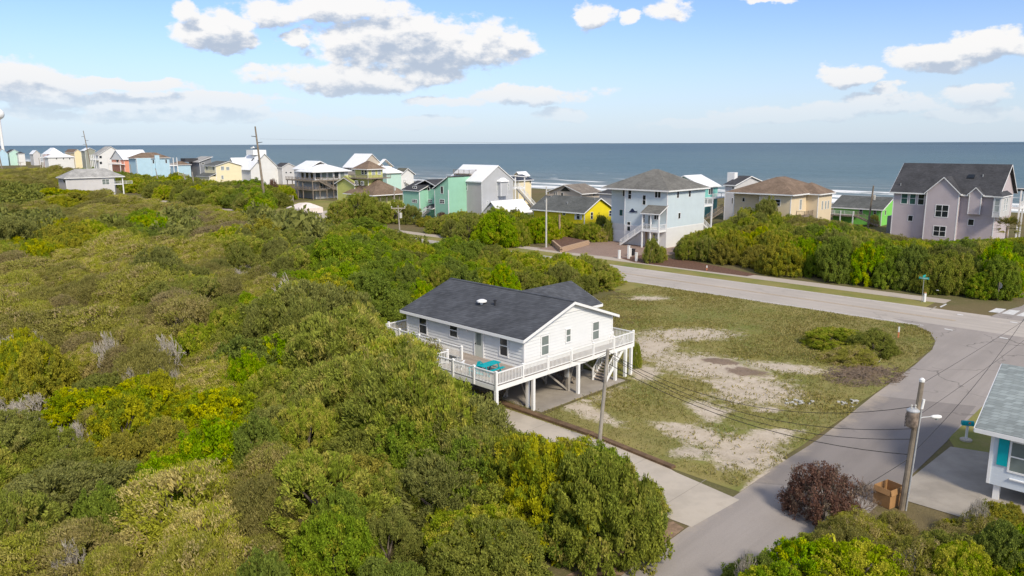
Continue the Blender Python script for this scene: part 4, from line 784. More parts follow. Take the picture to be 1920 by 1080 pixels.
# teal house behind the pale blue one, and the white house with black roof
h = simple('teal_house', 'turquoise oceanfront house with white metal roof behind the pale blue house', 1318, 349, 140., 1280, 1346, 330, 'b', 's_teal', 'r_metal', oh=.7, La=11)
h.box('deck', 'white', h.A0 - 2.5, h.A0, h.B0 + 1, h.b1, h.ze - 3.3, h.ze - 3.); h.rail((h.A0 - 2.4, h.B0 + 1), (h.A0 - 2.4, h.b1), h.ze - 3.); h.posts([(h.A0 - 2.4, h.B0 + 1.2), (h.A0 - 2.4, h.b1 - .2)], 0, h.ze - 3., 'white', .25); h.winm('g', h.A0, h.B0 + 4, h.ze - 1.4, 2.2, 1.8, '2')
h = simple('white_house', 'white house with black roof, chimney and weathered wooden deck stair', 1378, 347, 138., 1360, 1432, 331, 'a', 's_lgrey', 'r_dark', [('f', (1373, 350, 1377, 355), '2'), ('f', (1372, 371, 1374.5, 382), '')], oh=.5)
ch = zat(h.A0 + 3, h.B0 + 4, 323.5); h.box('chimney', 'white', h.A0 + 2.5, h.A0 + 4.5, h.B0 + 4.2, h.B0 + 5.8, h.ze, ch)
h.stair((h.a1 + 1, h.B0 + 2, h.ze - 6), (h.a1 + 1, h.B0 - 6, .5), 1.3, 'wood')
# bright green cottage
B0 = 150.; h = simple('green_cottage', 'bright lime green cottage with dark grey roof and wooden ramp', 1654, 392, B0, 1562, 1678, 371, 'a', 's_green', 'r_slate', [('f', (1611, 391.5, 1617, 402), 'h'), ('f', (1638, 393, 1643, 402.5), 'h'), ('g', (1659, 394, 1661, 403), '')], oh=.6, Lb=12)
zd = zat(h.A0 + 6, B0, 402); h.box('deck', 'wood', h.A0 + 5, h.A0 + 14, B0 - 3.5, B0 - .05, zd - .3, zd); h.rail((h.A0 + 5, B0 - 3.4), (h.A0 + 14, B0 - 3.4), zd, 1.0); h.posts([(h.A0 + 5.2 + i * 2.9, B0 - 3.4) for i in range(4)], 0, zd + (3 if 0 else 1), 'white', .22); h.stair((h.A0 + 4.8, B0 - 2.6, zd), (h.A0 - .5, B0 - 2.6, .2), 1.5, 'wood')
# lime house with brown hip roofs
B0 = 98.; a0, a1, b1, ze = dims(700, 432 - 61, B0, 632, 762)
ze = zat(a0, B0, 366); h = House('lime_house', 'lime yellow house with stacked brown hip roofs and upper glazed lookout', a0, B0)
b1 = ona(762, 364, a0)[0]; a1 = a0 + 15; h.wall('s_lime', a0 + 1.8, a1, B0 + 1.8, b1, 0, ze); z2 = zat((a0 + a1) / 2, (B0 + b1) / 2, 336)
h.roof('hip', 'r_brown', a0, a1, B0, b1, ze, z2, .6, .2); h.posts([(a0 + .2, B0 + .3 + i * (b1 - B0 - .6) / 5) for i in range(6)] + [(a0 + 4 * i, B0 + .2) for i in range(1, 4)], 0, ze - .1, 'wood', .22)
ca, cb = onb(690, 330, (B0 + b1) / 2 - 3)[0], (B0 + b1) / 2 - 3; zt = zat(ca, cb, 317); zd = zat(ca, cb, 334); L2 = ona(717, 317, ca)[0] - cb
h.wall('s_lime', ca, ca + 7, cb, cb + L2, z2 - 2.5, zt, name='lookout_wall'); h.roof('hip', 'r_brown', ca, ca + 7, cb, cb + L2, zt, zt + 2.4, .8, .18, name='lookout_roof')
for q in ((697, 319, 703, 328), (708, 318, 714, 327)): h.win('g', ca, q, 'h', 'glass_pale')
for q in ((678, 319, 682, 327), (684, 319, 688, 327)): h.win('f', cb, q, 'h')
h.box('lookout_deck', 'wood', ca - 1.6, ca + 8.5, cb - 1.6, cb + L2 + 2, zd - .25, zd); h.rail((ca - 1.5, cb - 1.5), (ca - 1.5, cb + L2 + 2), zd, 1., 'wood'); h.rail((ca - 1.5, cb - 1.5), (ca + 8.5, cb - 1.5), zd, 1., 'wood')
da = onb(650, 345, B0 + 1)[0]; zq = zat(da, B0 + 1.5, 341); h.wall('s_lime', a1 - 3, a1 + 7, B0 + 1.5, B0 + 9, 0, zq, 'b', zq + 2, name='wing_wall'); h.roof('b', 'r_brown', a1 - 3, a1 + 7, B0 + 1.5, B0 + 9, zq - .6, zq + 1.2, .7, .16, name='wing_roof')
for q in ((666, 339, 671, 347), (677, 340, 682, 347)): h.win('f', B0 + 1.5, q, '2', 'glass')
# tall tan house with white roof
h = simple('sand_house', 'tall sand coloured house with steep white metal roof', 675, 313, 133., 645, 719, 289, 'a', 's_sand', 'r_metal', [('f', (648, 314, 650, 320), ''), ('f', (652, 314, 654, 320), ''), ('f', (661, 315, 663.5, 321), ''), ('f', (672, 317, 674, 322), '')], oh=.5)
h.wall('s_tan', h.A0 - 1.5, h.A0, h.B0 + 8, h.B0 + 14, 0, h.ze, None, name='rear_wall', corner=False); h.roof('a', 'r_metal', h.A0 - 1.5, h.A0 - .02, h.B0 + 7.5, h.B0 + 14.5, h.ze, h.ze + 2.7, .3, .14, name='rear_roof')
h = simple('aqua_house', 'pale aqua house with white hip roof beside the lime house', 725, 324, 122., 712, 752, 311, 'hip', 's_aqua', 'r_metal', oh=.6, La=10)
h = simple('olive_roof_house', 'white house with olive brown roof and zigzag white stair', 752, 326, 142., 738, 775, 316, 'a', 's_white', 'r_olive', oh=.7); h.stair((h.A0 - 1, h.B0 + 1, h.ze - 3), (h.A0 - 1, h.B0 + 8, h.ze - 6.5), 1.3)
# grey house with tiered decks
B0 = 108.; a0, a1, b1, ze = dims(590, 322, B0, 552, 655)
ze = zat(a0, B0, 322); h = House('grey_deck_house', 'weathered grey house with white hip roofs and tiers of wooden decks', a0, B0); zr = zat(a0 + 5, B0 + 8, 308); a1 = a0 + 11; b1 = ona(652, 322, a0)[0]
h.wall('s_grey', a0, a1, B0, b1, -.5, ze); h.roof('hip', 'r_metal', a0, a1, B0, b1, ze, zr, 1.1, .16); h.wall('s_lgrey', a1 - 1, a1 + 5, B0 + 1, B0 + 12, 0, ze + .8, name='rear_wall'); h.roof('a', 'r_metal', a1 - 4, a1 + 5, B0 + 1, B0 + 12, ze + .8, ze + 3.4, .6, .16, name='rear_roof')
h.roof('hip', 'r_metal', a0 - 1.5, a0 + 6, B0 - 1.5, B0 + 6, ze + .02, ze + 2.2, .8, .16, name='corner_roof')
for i in range(5): c = B0 + 1.2 + i * (b1 - B0 - 2) / 4.6; h.winm('g', a0, c, ze - 1.5, (b1 - B0) / 7, 2.3, '', 'glass' if i in (0, 3) else 'curtain')
for i in range(3): h.winm('g', a0, B0 + 3 + i * 4.5, ze - 5., 2.4, 2.1, '2', 'glass')
for i in range(3): h.winm('f', B0, a0 + 2 + i * 3.2, ze - 1.5, 2., 2.3, '', 'glass')
for k, (zz, ex) in enumerate(((ze - 3., 3.2), (ze - 6.2, 3.0))):
    h.box('deck', 'wood', a0 - ex, a0 - .03, B0 - ex, b1 + .5, zz - .3, zz); h.box('deck', 'wood', a0 - .03, a1 + 4, B0 - ex, B0 - .03, zz - .305, zz - .005)
    h.rail((a0 - ex + .1, B0 - ex + .1), (a0 - ex + .1, b1 + .4), zz, 1.05, 'wood', .35, pt=.14); h.rail((a0 - ex + .1, B0 - ex + .1), (a1 + 4, B0 - ex + .1), zz, 1.05, 'wood', .35, pt=.14)
h.posts([(a0 - 3., B0 - 2.9 + i * (b1 - B0 + 3) / 6) for i in range(7)] + [(a0 + i * 3.6, B0 - 2.9) for i in range(1, 5)], -.3, ze - 3., 'wood', .26)
h.stair((a0 - 3.9, B0 - 1, ze - 3.), (a0 - 3.9, B0 + 5., ze - 6.2), 1.4, 'wood'); h.stair((a0 - 3.9, B0 + 5.5, ze - 6.2), (a0 - 3.9, B0 + 11, .2), 1.4, 'wood')
# white house with skylights
h = simple('white_metal_roof_house', 'all white house with steep white metal roof, skylights and rooftop deck', 470, 316, 136., 438, 522, 288, 'a', 's_white', 'r_metal', oh=.8, La=15)
zt = zat(h.A0 + 8, (h.B0 + h.b1) / 2, 281); c = (h.B0 + h.b1) / 2; h.box('rooftop_deck', 'white', h.A0 + 4, h.A0 + 11, c - 3.4, c + 3.4, h.zr - .6, zt)
g0 = h.a1 - 5; h.wall('s_white', g0, h.a1 + 1.5, h.B0 - 3, h.B0 + 4, 0, h.ze + 1.5, 'b', h.ze + 4.8, name='gable_wall'); h.roof('b', 'r_metal', g0, h.a1 + 1.5, h.B0 - 3, h.B0 + 6, h.ze + 1.5, h.ze + 4.8, .5, .16, name='gable_roof'); h.winm('f', h.B0 - 3, g0 + 3.2, h.ze + .3, 1.6, 1.8, '')
for q in ((474, 297.5), (486, 297.5)): bs_ = h.B0 + (h.b1 - h.B0) * .28; aa = onb(q[0], q[1], bs_)[0]; o = h.part(MB().box(-.8, .8, -.5, .5, 0, .2), 'skylight', 'glass'); sl_ = (h.zr - h.ze) / ((h.b1 - h.B0) / 2); o.location = (h.X(bs_), h.Y(aa), h.ze + sl_ * (bs_ - h.B0) + .18); o.rotation_euler = (0, -math.atan(sl_), 0)
simple('grey_gable_house', 'small pale grey gabled house with dark roof between white and grey houses', 529, 313, 150., 515, 553, 306, 'a', 's_lgrey', 'r_dark', [('g', (535, 322, 538, 325), ''), ('g', (543, 322, 547, 325), '')], oh=.4)
# pale yellow house
h = simple('pale_yellow_house', 'pale yellow house with dark roof and white gable trim', 404, 311, 112., 383, 452, 303, 'a', 's_pale', 'r_slate', [('f', (387, 312, 389, 319), ''), ('f', (399, 312, 401, 319), ''), ('g', (414, 312, 420, 319), '', 'glass_pale'), ('g', (424, 313, 430, 319), '', 'glass_pale'), ('g', (415, 329, 419, 336), '', 'glass_pale')], oh=.6)
h.wall('s_pale', h.A0 + .3, h.a1 + 1.5, h.B0 - 3, h.B0 - .03, 0, h.ze - 4.6, name='porch_wall'); h.roof('shed', 'r_slate', h.A0 + .3, h.a1 + 1.5, h.B0 - 3, h.B0 - .05, h.ze - 4.6, h.ze - 3.4, .4, .12, name='porch_roof')
h = simple('grey_shed_roof_house', 'dark grey house with pale single slope roof', 374, 303, 138., 354, 396, 295, 'shed', 's_dgrey', 'r_lgrey', [('g', (378, 305, 383, 308), '2')], oh=.9)
h = simple('blue_brown_house', 'long low blue house with reddish brown roof', 333, 309, 128., 329, 357, 302, 'hip', 's_sky', 'r_brown', oh=.5, La=10); h.box('upper_roof', 'r_dark', h.A0 + 2, h.A0 + 8, h.B0 + 5, h.B0 + 12, h.zr - .4, h.zr + 1.4)
# sky blue house with chimney
h = simple('sky_blue_house', 'sky blue house with brown hip roof, wall chimney and white end balcony', 254, 296.5, 104., 241, 317, 286, 'hip', 's_sky', 'r_brown', [('g', (286, 299.5, 289, 306.5), ''), ('g', (310, 299, 313, 306), ''), ('g', (273.5, 316, 276.5, 320), ''), ('g', (290.5, 315.5, 292.5, 318), '')], oh=.7)
c = ona(294, 300, h.A0)[0]; h.box('chimney', 's_sky', h.A0 - .8, h.A0 - .02, c - 1.1, c + 1.1, 0, zat(h.A0, c, 291)); zd = zat(h.A0, h.b1, 310); h.box('balcony', 'white', h.A0, h.a1, h.b1, h.b1 + 4, zd - .4, zd); h.rail((h.A0, h.b1), (h.A0, h.b1 + 4), zd); h.posts([(h.A0 + .1, h.b1 + 3.9), (h.A0 + .1, h.b1 + 2)], 0, h.ze, 'white', .3)
h.wall('s_sky', h.A0 - 1.2, h.A0 - .02, h.B0 + .0, ona(281, 300, h.A0)[0], 0, h.ze - .1, name='side_bay_wall')
h = simple('orange_house', 'coral orange house under a white gable roof with dark left slope', 232, 298, 122., 209, 262, 281.5, 'b', 's_orange', 'r_metal', [('f', (218, 299, 222, 305), '')], oh=.9, Lb=14)
f_ = MB().prism([(-.35, h.Y(h.A0) - .5, h.ze - .6), (-.35, h.Y(h.a1) + .5, h.ze - .6), (-.35, h.Y((h.A0 + h.a1) / 2), h.zr - .2)], (.3, 0, 0)); h.part(f_, 'gable_panel', 'white'); zd = h.ze - 3; h.box('balcony', 'white', h.A0 - 1.5, h.a1, h.B0 - 2, h.B0 - .03, zd - .3, zd); h.rail((h.A0 - 1.4, h.B0 - 1.9), (h.a1, h.B0 - 1.9), zd); h.posts([(h.A0 + 1, h.B0 - 1.9), (h.a1 - .3, h.B0 - 1.9)], 0, h.ze - .3, 'white', .3)
h = simple('big_white_house', 'large white gabled house with pale grey roof and corner balconies', 184, 290, 132., 174, 233, 275, 'a', 's_white', 'r_lgrey', [('g', (186, 292, 191, 297), ''), ('g', (186.5, 303, 191.5, 308), '')], oh=.6)
zd = h.ze - 3.4; h.box('balcony', 'white', h.A0, h.a1, h.B0 - 2, h.B0 - .03, zd - .3, zd); h.rail((h.A0, h.B0 - 1.9), (h.a1, h.B0 - 1.9), zd); h.posts([(h.A0 + .2 + i * (h.a1 - h.A0 - .4) / 3, h.B0 - 1.9) for i in range(4)], 0, h.ze, 'white', .35)
h = simple('olive_house', 'olive grey narrow house with white trimmed roof beside cream neighbour', 159, 282, 150., 152, 178, 277.5, 'a', 's_olive', 'r_metal', oh=.6)
h = simple('cream_small_house', 'small cream house with dark brown roof far up the beach', 139, 285, 160., 122, 152, 280, 'a', 's_cream', 'r_brown', [('f', (130, 287, 132, 290), '')], oh=.5)
h = simple('red_house', 'red house with white roof and white railings far up the beach', 93, 289, 150., 58, 118, 277, 'hip', 's_red', 'r_metal', oh=.8, La=20)
zd = h.ze - 3.3; h.box('balcony', 'white', h.A0 - 2, h.a1, h.B0 - 2.5, h.B0 - .03, zd - .3, zd); h.rail((h.A0, h.B0 - 2.4), (h.a1, h.B0 - 2.4), zd); h.rail((h.A0 - 2, h.B0 - 2.4), (h.A0 - 2, h.B0 + 8), zd); h.posts([(h.A0 + .2 + i * 4, h.B0 - 2.3) for i in range(5)], 0, h.ze, 'white', .35)
h = simple('white_low_house', 'long low white house with white metal roof in front of red house', 90, 295, 128., 84, 138, 288, 'hip', 's_white', 'r_metal', [('g', (105, 296, 107, 299), ''), ('g', (118, 296, 120, 299), ''), ('g', (129.5, 296, 131.5, 299), '')], oh=.8, La=10)
h = simple('lavender_cottage', 'pale lavender cottage with white roof far up the beach', 62, 288, 165., 43, 75, 282, 'a', 's_lgrey', 'r_metal', oh=.6, La=12)
h = simple('mint_gable_house', 'pale mint gabled house with dark roof at the far end of the row', 17, 286, 150., 14, 37, 280.5, 'a', 's_aqua', 'r_dark', oh=.5, La=14)
h = simple('beige_roof_house', 'beige roofed blue house at the far end of the row', -4, 288, 140., -14, 14, 279, 'a', 's_sky', 'r_lgrey', oh=.5, La=10)
h = simple('small_grey_roof_house', 'small white cottage with grey roof beside the mint gabled house', 34, 288, 156., 32, 46, 284.5, 'hip', 's_white', 'r_dark', oh=.5, La=8)
# grey hip house on the dune
h = House('dune_house', 'pale grey single storey house with grey hip roof on the dune', *gab(125, 352, 5.)); a0, b0 = h.a0, h.b0
ze = onb(125, 334, b0)[1]; a1 = onb(109, 333, b0)[0]; b1 = ona(213, 333, a0)[0]; b2 = ona(230, 332, a0)[0]
h.wall('s_lgrey', a0, a1, b0, b1, 1, ze); h.roof('hip', 'r_lgrey', a0, a1, b0, b2, ze, zc_(a0, a1, b0, b2, 316), .6, .18); h.win('g', a0, (191.5, 336, 205, 346), '2h', 'curtain'); h.win('f', b0, (119, 337, 122, 343), '')
h.posts([(a0 + .2, b2 - .1), (a1 - .2, b2 - .1)], 2, ze, 'white', .3); h.box('porch_floor', 'white', a0, a1, b1, b2, ze - 2.9, ze - 2.7); h.rail((a0, b1), (a0, b2 + 3), ze - 2.7)
# shed by the tall pole
a0, b0 = gab(478, 380); h = House('garden_shed', 'small white shed beside the wooden fence', a0, b0); h.wall('s_white', a0, a0 + 3, b0, b0 + 5, 0, 2., 'a', 3.2); h.roof('a', 'r_metal', a0, a0 + 3, b0, b0 + 5, 2., 3.2, .3, .1)

# ---------------------------------------------------------------- plants
def unit(v): return v / np.maximum(np.linalg.norm(v, axis=-1, keepdims=True), 1e-9)
def leaf_mesh(name, C, D, N, L, Wd, tint, mt, extra=None):
    """rhombic leaves: centre, long axis, face normal, length, width"""
    D = unit(D); T = unit(np.cross(N, D)); L = L[:, None]; Wd = Wd[:, None]
    V = np.stack([C - D * L * .5, C + T * Wd * .5 + D * L * .05, C + D * L * .5, C - T * Wd * .5 + D * L * .05], 1).reshape(-1, 3)
    n = len(C); f_ = np.arange(n * 4); tn = np.repeat(tint, 4, 0); st = np.arange(n) * 4
    return mesh_np(name, V, f_, st, [M[mt]], tint=tn)
def crown(name, mt, seed, lobes=14, tufts=150, per=46, sz=.8, leafL=.075, leafW=.036, tuft=.105, out=.7, rnd=.8, up=.2, sweep=0., lr=(.26, .46), flat=0., spike=0., low=-.15, droop=0.):
    r_ = np.random.default_rng(seed)
    d = unit(r_.normal(size=(lobes, 3)) * [1, 1, .8]); d[:, 2] = np.abs(d[:, 2]) + low; rad = r_.uniform(*lr, lobes); cen = unit(d) * (.98 - rad[:, None]) * r_.uniform(.75, 1.05, (lobes, 1)); cen[0] = (0, 0, .25); rad[0] = .62
    pts = []; nor = []; tid = []
    while len(pts) < tufts:
        i = r_.choice(lobes, p=rad ** 2 / (rad ** 2).sum()); v = unit(r_.normal(size=3)); p = cen[i] + v * rad[i]
        if p[2] < -.12 or np.any(np.linalg.norm(p - cen, axis=1) < rad * .92): continue
        pts.append(p); nor.append(v); tid.append(i)
    pts = np.array(pts); nor = np.array(nor); tn = r_.random((tufts, 3)); rel = r_.normal(size=(tufts, 1)) * .05; pts = pts + nor * rel; lt = r_.random(lobes); tn[:, 0] = .55 * tn[:, 0] + .45 * lt[tid]
    n = tufts * per; c = np.repeat(pts, per, 0); nn = np.repeat(nor, per, 0)
    off = r_.normal(size=(n, 3)) * .5; off = off - nn * np.sum(off * nn, 1, keepdims=True) * .55
    if sweep: off[:, 0] *= 1.9
    C = c + off * tuft + nn * tuft * spike * r_.random((n, 1)) ** .5
    D = nn * out + r_.normal(size=(n, 3)) * rnd + np.array([sweep, 0, up]); N = nn * .8 + r_.normal(size=(n, 3)) * .6 + [0, 0, .35]
    ti = np.repeat(tn, per, 0); ti[:, 2] = r_.random(n); ti[:, 0] = np.clip(ti[:, 0] + r_.normal(size=n) * .12, 0, 1)
    L = leafL * r_.uniform(.6, 1.4, n); Wd = leafW * r_.uniform(.7, 1.3, n)
    # leaves deeper in, so that the crown is not hollow
    m_ = n // 3; ci = r_.choice(n, m_); C2 = C[ci] * r_.uniform(.72, .95, (m_, 1)); C = np.concatenate([C, C2]); D = np.concatenate([D, D[ci]]); N = np.concatenate([N, N[ci] + r_.normal(size=(m_, 3)) * .5]); L = np.concatenate([L, L[ci] * 1.7]); Wd = np.concatenate([Wd, Wd[ci] * 2.2]); ti = np.concatenate([ti, ti[ci]])
    C[:, 2] = C[:, 2] * sz * (1 - flat * np.clip(C[:, 2], 0, 1))
    if sweep: C[:, 0] += .35 * C[:, 2]
    return leaf_mesh(name, C, D, N, L, Wd, ti, mt)
def twig_mesh(name, mt, seed, stems=6, lv=4, spread=.9, sweep=0., L0=.42, r0=.028, h=1., kids=3, rmin=.006):
    r_ = random.Random(seed); mb = MB(); tips = []
    def grow(p, d, L, rad, k):
        q = p; pts = [p]; rr = [rad]
        for i in range(3):
            d = (d + Vector((r_.gauss(0, .22) + sweep * .25, r_.gauss(0, .22), r_.gauss(.05, .15)))).normalized(); q = q + d * L / 3; pts.append(q); rr.append(max(rad * (1 - .22 * (i + 1)), rmin * .7))
        mb.tube(pts, rr, 3 if k < 3 else 4, False)
        if k <= 0: tips.append(q); return
        for j in range(kids if k > 1 else kids + 1):
            nd = (d + Vector((r_.gauss(0, .55) + sweep * .3, r_.gauss(0, .55), r_.gauss(.12, .35)))).normalized(); grow(pts[r_.choice((2, 3, 3))], nd, L * r_.uniform(.62, .85), max(rad * .58, rmin), k - 1)
    for i in range(stems):
        t_ = 2 * math.pi * (i + r_.random() * .7) / stems; grow(Vector((.08 * math.cos(t_), .08 * math.sin(t_), 0)), Vector((spread * math.cos(t_), spread * math.sin(t_), 1.)).normalized(), L0, r0, lv - 1)
    me = mb.mesh(name, mt); me.transform(Matrix.Diagonal((1, 1, h, 1))); return me
def stem_mesh(name, seed, n=4, mt='bark', lean=.35, r0=.05):
    """a short trunk that forks into limbs ending inside the crown (height 1)"""
    r_ = random.Random(seed); mb = MB(); mb.tube([(0, 0, -.08), (.02, 0, .1), (.0, .02, .28)], [r0 * 1.5, r0 * 1.2, r0], 7)
    for i in range(n):
        t_ = 2 * math.pi * (i + r_.random() * .6) / n; p = Vector((0, .02, .22)); pts = [p]; rr = [r0 * .85]; d = Vector((math.cos(t_) * lean * 1.6, math.sin(t_) * lean * 1.6, .8))
        for k in range(4): d = (d + Vector((r_.gauss(0, .25), r_.gauss(0, .25), .1))).normalized(); p = p + d * .2; pts.append(p); rr.append(r0 * (.7 - .14 * k))
        mb.tube(pts, rr, 5)
    return mb.mesh(name, mt)
CR = {'G': [crown('oak_crown', 'l_green', 10 + i, 26, 340, 74, leafL=.038, leafW=.021, lr=(.18, .42), tuft=.075) for i in range(3)],
 'M': [crown('myrtle_crown', 'l_mid', 20 + i, 26, 340, 74, leafL=.038, leafW=.018, up=.35, lr=(.18, .42), tuft=.075) for i in range(3)],
 'D': [crown('cedar_crown', 'l_dark', 30 + i, 30, 380, 68, .95, .046, .015, .07, .85, .5, .35, lr=(.17, .36), spike=.7) for i in range(3)],
 'O': [crown('brush_crown', 'l_olive', 40 + i, 22, 340, 68, .78, .044, .014, .09, .5, .6, .35, -.5, flat=.1, lr=(.2, .4)) for i in range(3)],
 'B': [crown('brown_brush_crown', 'l_brown', 50 + i, 22, 300, 56, .76, .046, .013, .09, .5, .6, .4, -.5, flat=.1, lr=(.2, .4)) for i in range(3)],
 'Y': [crown('yaupon_crown', 'l_yellow', 60 + i, 28, 340, 72, .85, .038, .02, .07, .8, .7, .3, spike=.4, lr=(.18, .38)) for i in range(3)],
 'R': [crown('russet_crown', 'l_red', 70, 14, 230, 46, .95, .038, .022, .1)]}
TW = {'B': [twig_mesh('branches', 'greytwig', 5 + i, 7, 4, 1.3, -.5, .36, .022, .8) for i in range(2)], 'T': [twig_mesh('branches', 'greytwig', 15 + i, 8, 5, 1.0, -.3, .33, .026, .9) for i in range(3)], 'N': [twig_mesh('branches', 'browntwig', 25, 9, 5, .8, 0, .33, .02, 1.)], 'S': [twig_mesh('branches', 'greytwig', 35 + i, 4, 4, .7, -.5, .4, .034, 1.1, 3, .010) for i in range(2)]}
def top_of(me):
    v = np.empty(len(me.vertices) * 3, np.float32); me.vertices.foreach_get('co', v); return float(np.percentile(v[2::3], 99.2))
CTOP = {me.name: top_of(me) for l in CR.values() for me in l}
STEM = [stem_mesh('trunk', 80 + i) for i in range(4)]
PL = {'G': ('live_oak', 'tree', 'bright green rounded live oak crown'), 'M': ('wax_myrtle', 'shrub', 'mid green leafy wax myrtle'), 'D': ('red_cedar', 'tree', 'dark olive cedar with feathery sprays'), 'O': ('wind_sheared_shrub', 'shrub', 'olive wind sheared shrub'), 'B': ('brown_brush_shrub', 'shrub', 'brownish shrub with bare grey twigs'), 'Y': ('yaupon_shrub', 'shrub', 'yellow green yaupon shrub'), 'T': ('bare_shrub', 'shrub', 'leafless grey twiggy shrub')}
WIND = math.atan2(-B[1], -B[0]) + math.pi          # local +x points to the sea, so -x sweep leans inland
count = {}
def plant(k, a, b, R, H, where, z=None, label=None, group=None, full=True, rz=None):
    nm, cat, lb = PL[k]; z = th(a, b) if z is None else z; n = count.get((k, where), 0); count[(k, where)] = n + 1
    if rz is None: rz = random.uniform(0, 6.28) if k in 'GMDY' else WIND + random.uniform(-.5, .5)
    e = bpy.data.objects.new(nm, None); COL.objects.link(e); e.location = W(a, b, z - .05); e.rotation_euler = (0, 0, rz); e.empty_display_size = .3
    tag(e, label or lb + ' ' + where, cat, group or nm.replace('_', ' ') + 's ' + where)
    if k != 'T':
        me = random.choice(CR[k]); top = CTOP[me.name]; o = link('crown', me, e, (0, 0, H * .16)); o.scale = (R * random.uniform(.9, 1.1), R * random.uniform(.9, 1.1), H * .84 / top)
        if full: o = link('trunk', random.choice(STEM), e); o.scale = (R * .7, R * .7, H * .8)
    if k == 'R' and R > 1: o = link('branches', TW['N'][0], e); o.scale = (R * .9, R * .9, H * .85)
    if k in 'BT':
        o = link('branches', random.choice(TW[k]), e); s_ = R if k == 'T' else R * 1.05; o.scale = (s_ * .85, s_ * .85, H * (.8 if k == 'T' else .95))
    return e
# outline of the thickets as seen in the photograph: plants must stay inside it
P1 = np.array([(-200, 312), (0, 314), (60, 330), (105, 352), (125, 356), (215, 354), (300, 347), (420, 366), (480, 384), (560, 396), (612, 410), (700, 412), (830, 428), (860, 427), (920, 442), (1000, 464), (1060, 476), (1120, 476), (1152, 500), (1164, 525), (1158, 552), (1130, 568), (1060, 556), (900, 540), (820, 545), (755, 585), (690, 606), (720, 632), (770, 655), (800, 690), (832, 722), (862, 748), (880, 780), (896, 802), (985, 826), (1050, 832), (1120, 838), (1178, 856), (1212, 882), (1230, 950), (1218, 1005), (1165, 1050), (1080, 1100), (1040, 1400), (-200, 1400)], float)
P2 = np.array([(1340, 1100), (1372, 1035), (1425, 990), (1500, 978), (1600, 968), (1640, 966), (1690, 960), (1760, 968), (1815, 980), (1832, 948), (1990, 930), (1990, 1400), (1250, 1400)], float)
P3 = np.array([(1262, 470), (1290, 440), (1340, 425), (1375, 408), (1402, 392), (1440, 380), (1470, 400), (1540, 412), (1580, 415), (1650, 436), (1690, 445), (1760, 452), (1850, 448), (1990, 444), (1990, 575), (1880, 575), (1700, 556), (1500, 520), (1400, 506), (1300, 482)], float)
def inside(poly, x, y):
    c = False; n = len(poly)
    for i in range(n):
        x1, y1 = poly[i]; x2, y2 = poly[i - 1]
        if (y1 > y) != (y2 > y) and x < (x2 - x1) * (y - y1) / (y2 - y1) + x1: c = not c
    return c
ANCH = [(60, 330, 'O'), (130, 380, 'Y'), (50, 365, 'M'), (50, 440, 'D'), (95, 465, 'Y'), (230, 440, 'M'), (180, 400, 'O'), (280, 440, 'G'), (330, 442, 'D'), (300, 395, 'B'), (400, 430, 'B'), (440, 480, 'D'), (540, 485, 'D'), (485, 520, 'T'), (360, 490, 'O'), (150, 510, 'O'), (60, 530, 'B'), (200, 540, 'B'), (70, 600, 'B'), (200, 585, 'O'), (310, 630, 'B'), (330, 560, 'D'), (250, 690, 'B'), (420, 640, 'M'), (520, 590, 'G'), (620, 500, 'G'), (700, 490, 'G'), (780, 470, 'M'), (560, 440, 'D'), (640, 440, 'M'), (480, 405, 'D'), (460, 400, 'Y'), (560, 402, 'D'), (700, 425, 'G'), (820, 440, 'O'), (850, 480, 'G'), (950, 490, 'M'), (1040, 500, 'M'), (1120, 520, 'D'), (620, 590, 'Y'), (700, 560, 'G'), (600, 640, 'D'), (680, 620, 'M'), (470, 710, 'G'), (360, 720, 'B'), (200, 740, 'M'), (50, 710, 'Y'), (150, 640, 'B'), (555, 740, 'D'), (680, 690, 'D'), (780, 690, 'B'), (855, 740, 'B'), (810, 735, 'B'), (760, 730, 'D'), (835, 775, 'D'), (880, 770, 'B'), (790, 765, 'B'), (800, 810, 'D'), (745, 800, 'D'), (870, 800, 'D'), (720, 690, 'B'), (840, 720, 'B'), (620, 790, 'D'), (720, 780, 'D'), (190, 760, 'Y'), (320, 770, 'Y'), (270, 850, 'Y'), (390, 810, 'Y'), (40, 780, 'T'), (60, 850, 'D'), (110, 910, 'D'), (150, 800, 'B'), (480, 880, 'G'), (460, 930, 'B'), (580, 930, 'D'), (600, 870, 'D'), (220, 960, 'G'), (60, 1000, 'D'), (200, 1010, 'B'), (340, 1000, 'O'), (470, 1000, 'O'), (600, 1030, 'G'), (700, 990, 'D'), (760, 860, 'G'), (690, 910, 'Y'), (850, 870, 'G'), (790, 930, 'D'), (950, 870, 'M'), (1050, 860, 'M'), (1150, 880, 'M'), (1200, 930, 'M'), (1060, 930, 'B'), (950, 1000, 'D'), (1100, 980, 'G'), (1000, 1050, 'M'), (850, 1050, 'G'), (900, 1050, 'M'), (300, 1060, 'O'), (100, 1070, 'B'), (830, 800, 'D'), (900, 830, 'D'), (480, 650, 'D'), (440, 560, 'O'), (260, 480, 'O'), (90, 400, 'O'), (200, 365, 'O'), (350, 370, 'O')]
ANCH2 = [(1400, 1040, 'M'), (1480, 1000, 'M'), (1480, 1060, 'G'), (1600, 990, 'O'), (1700, 1000, 'B'), (1790, 1000, 'B'), (1760, 1060, 'O'), (1900, 1050, 'G'), (1830, 1060, 'M'), (1870, 950, 'Y'), (1900, 960, 'Y'), (1550, 1070, 'M'), (1640, 1050, 'O')]
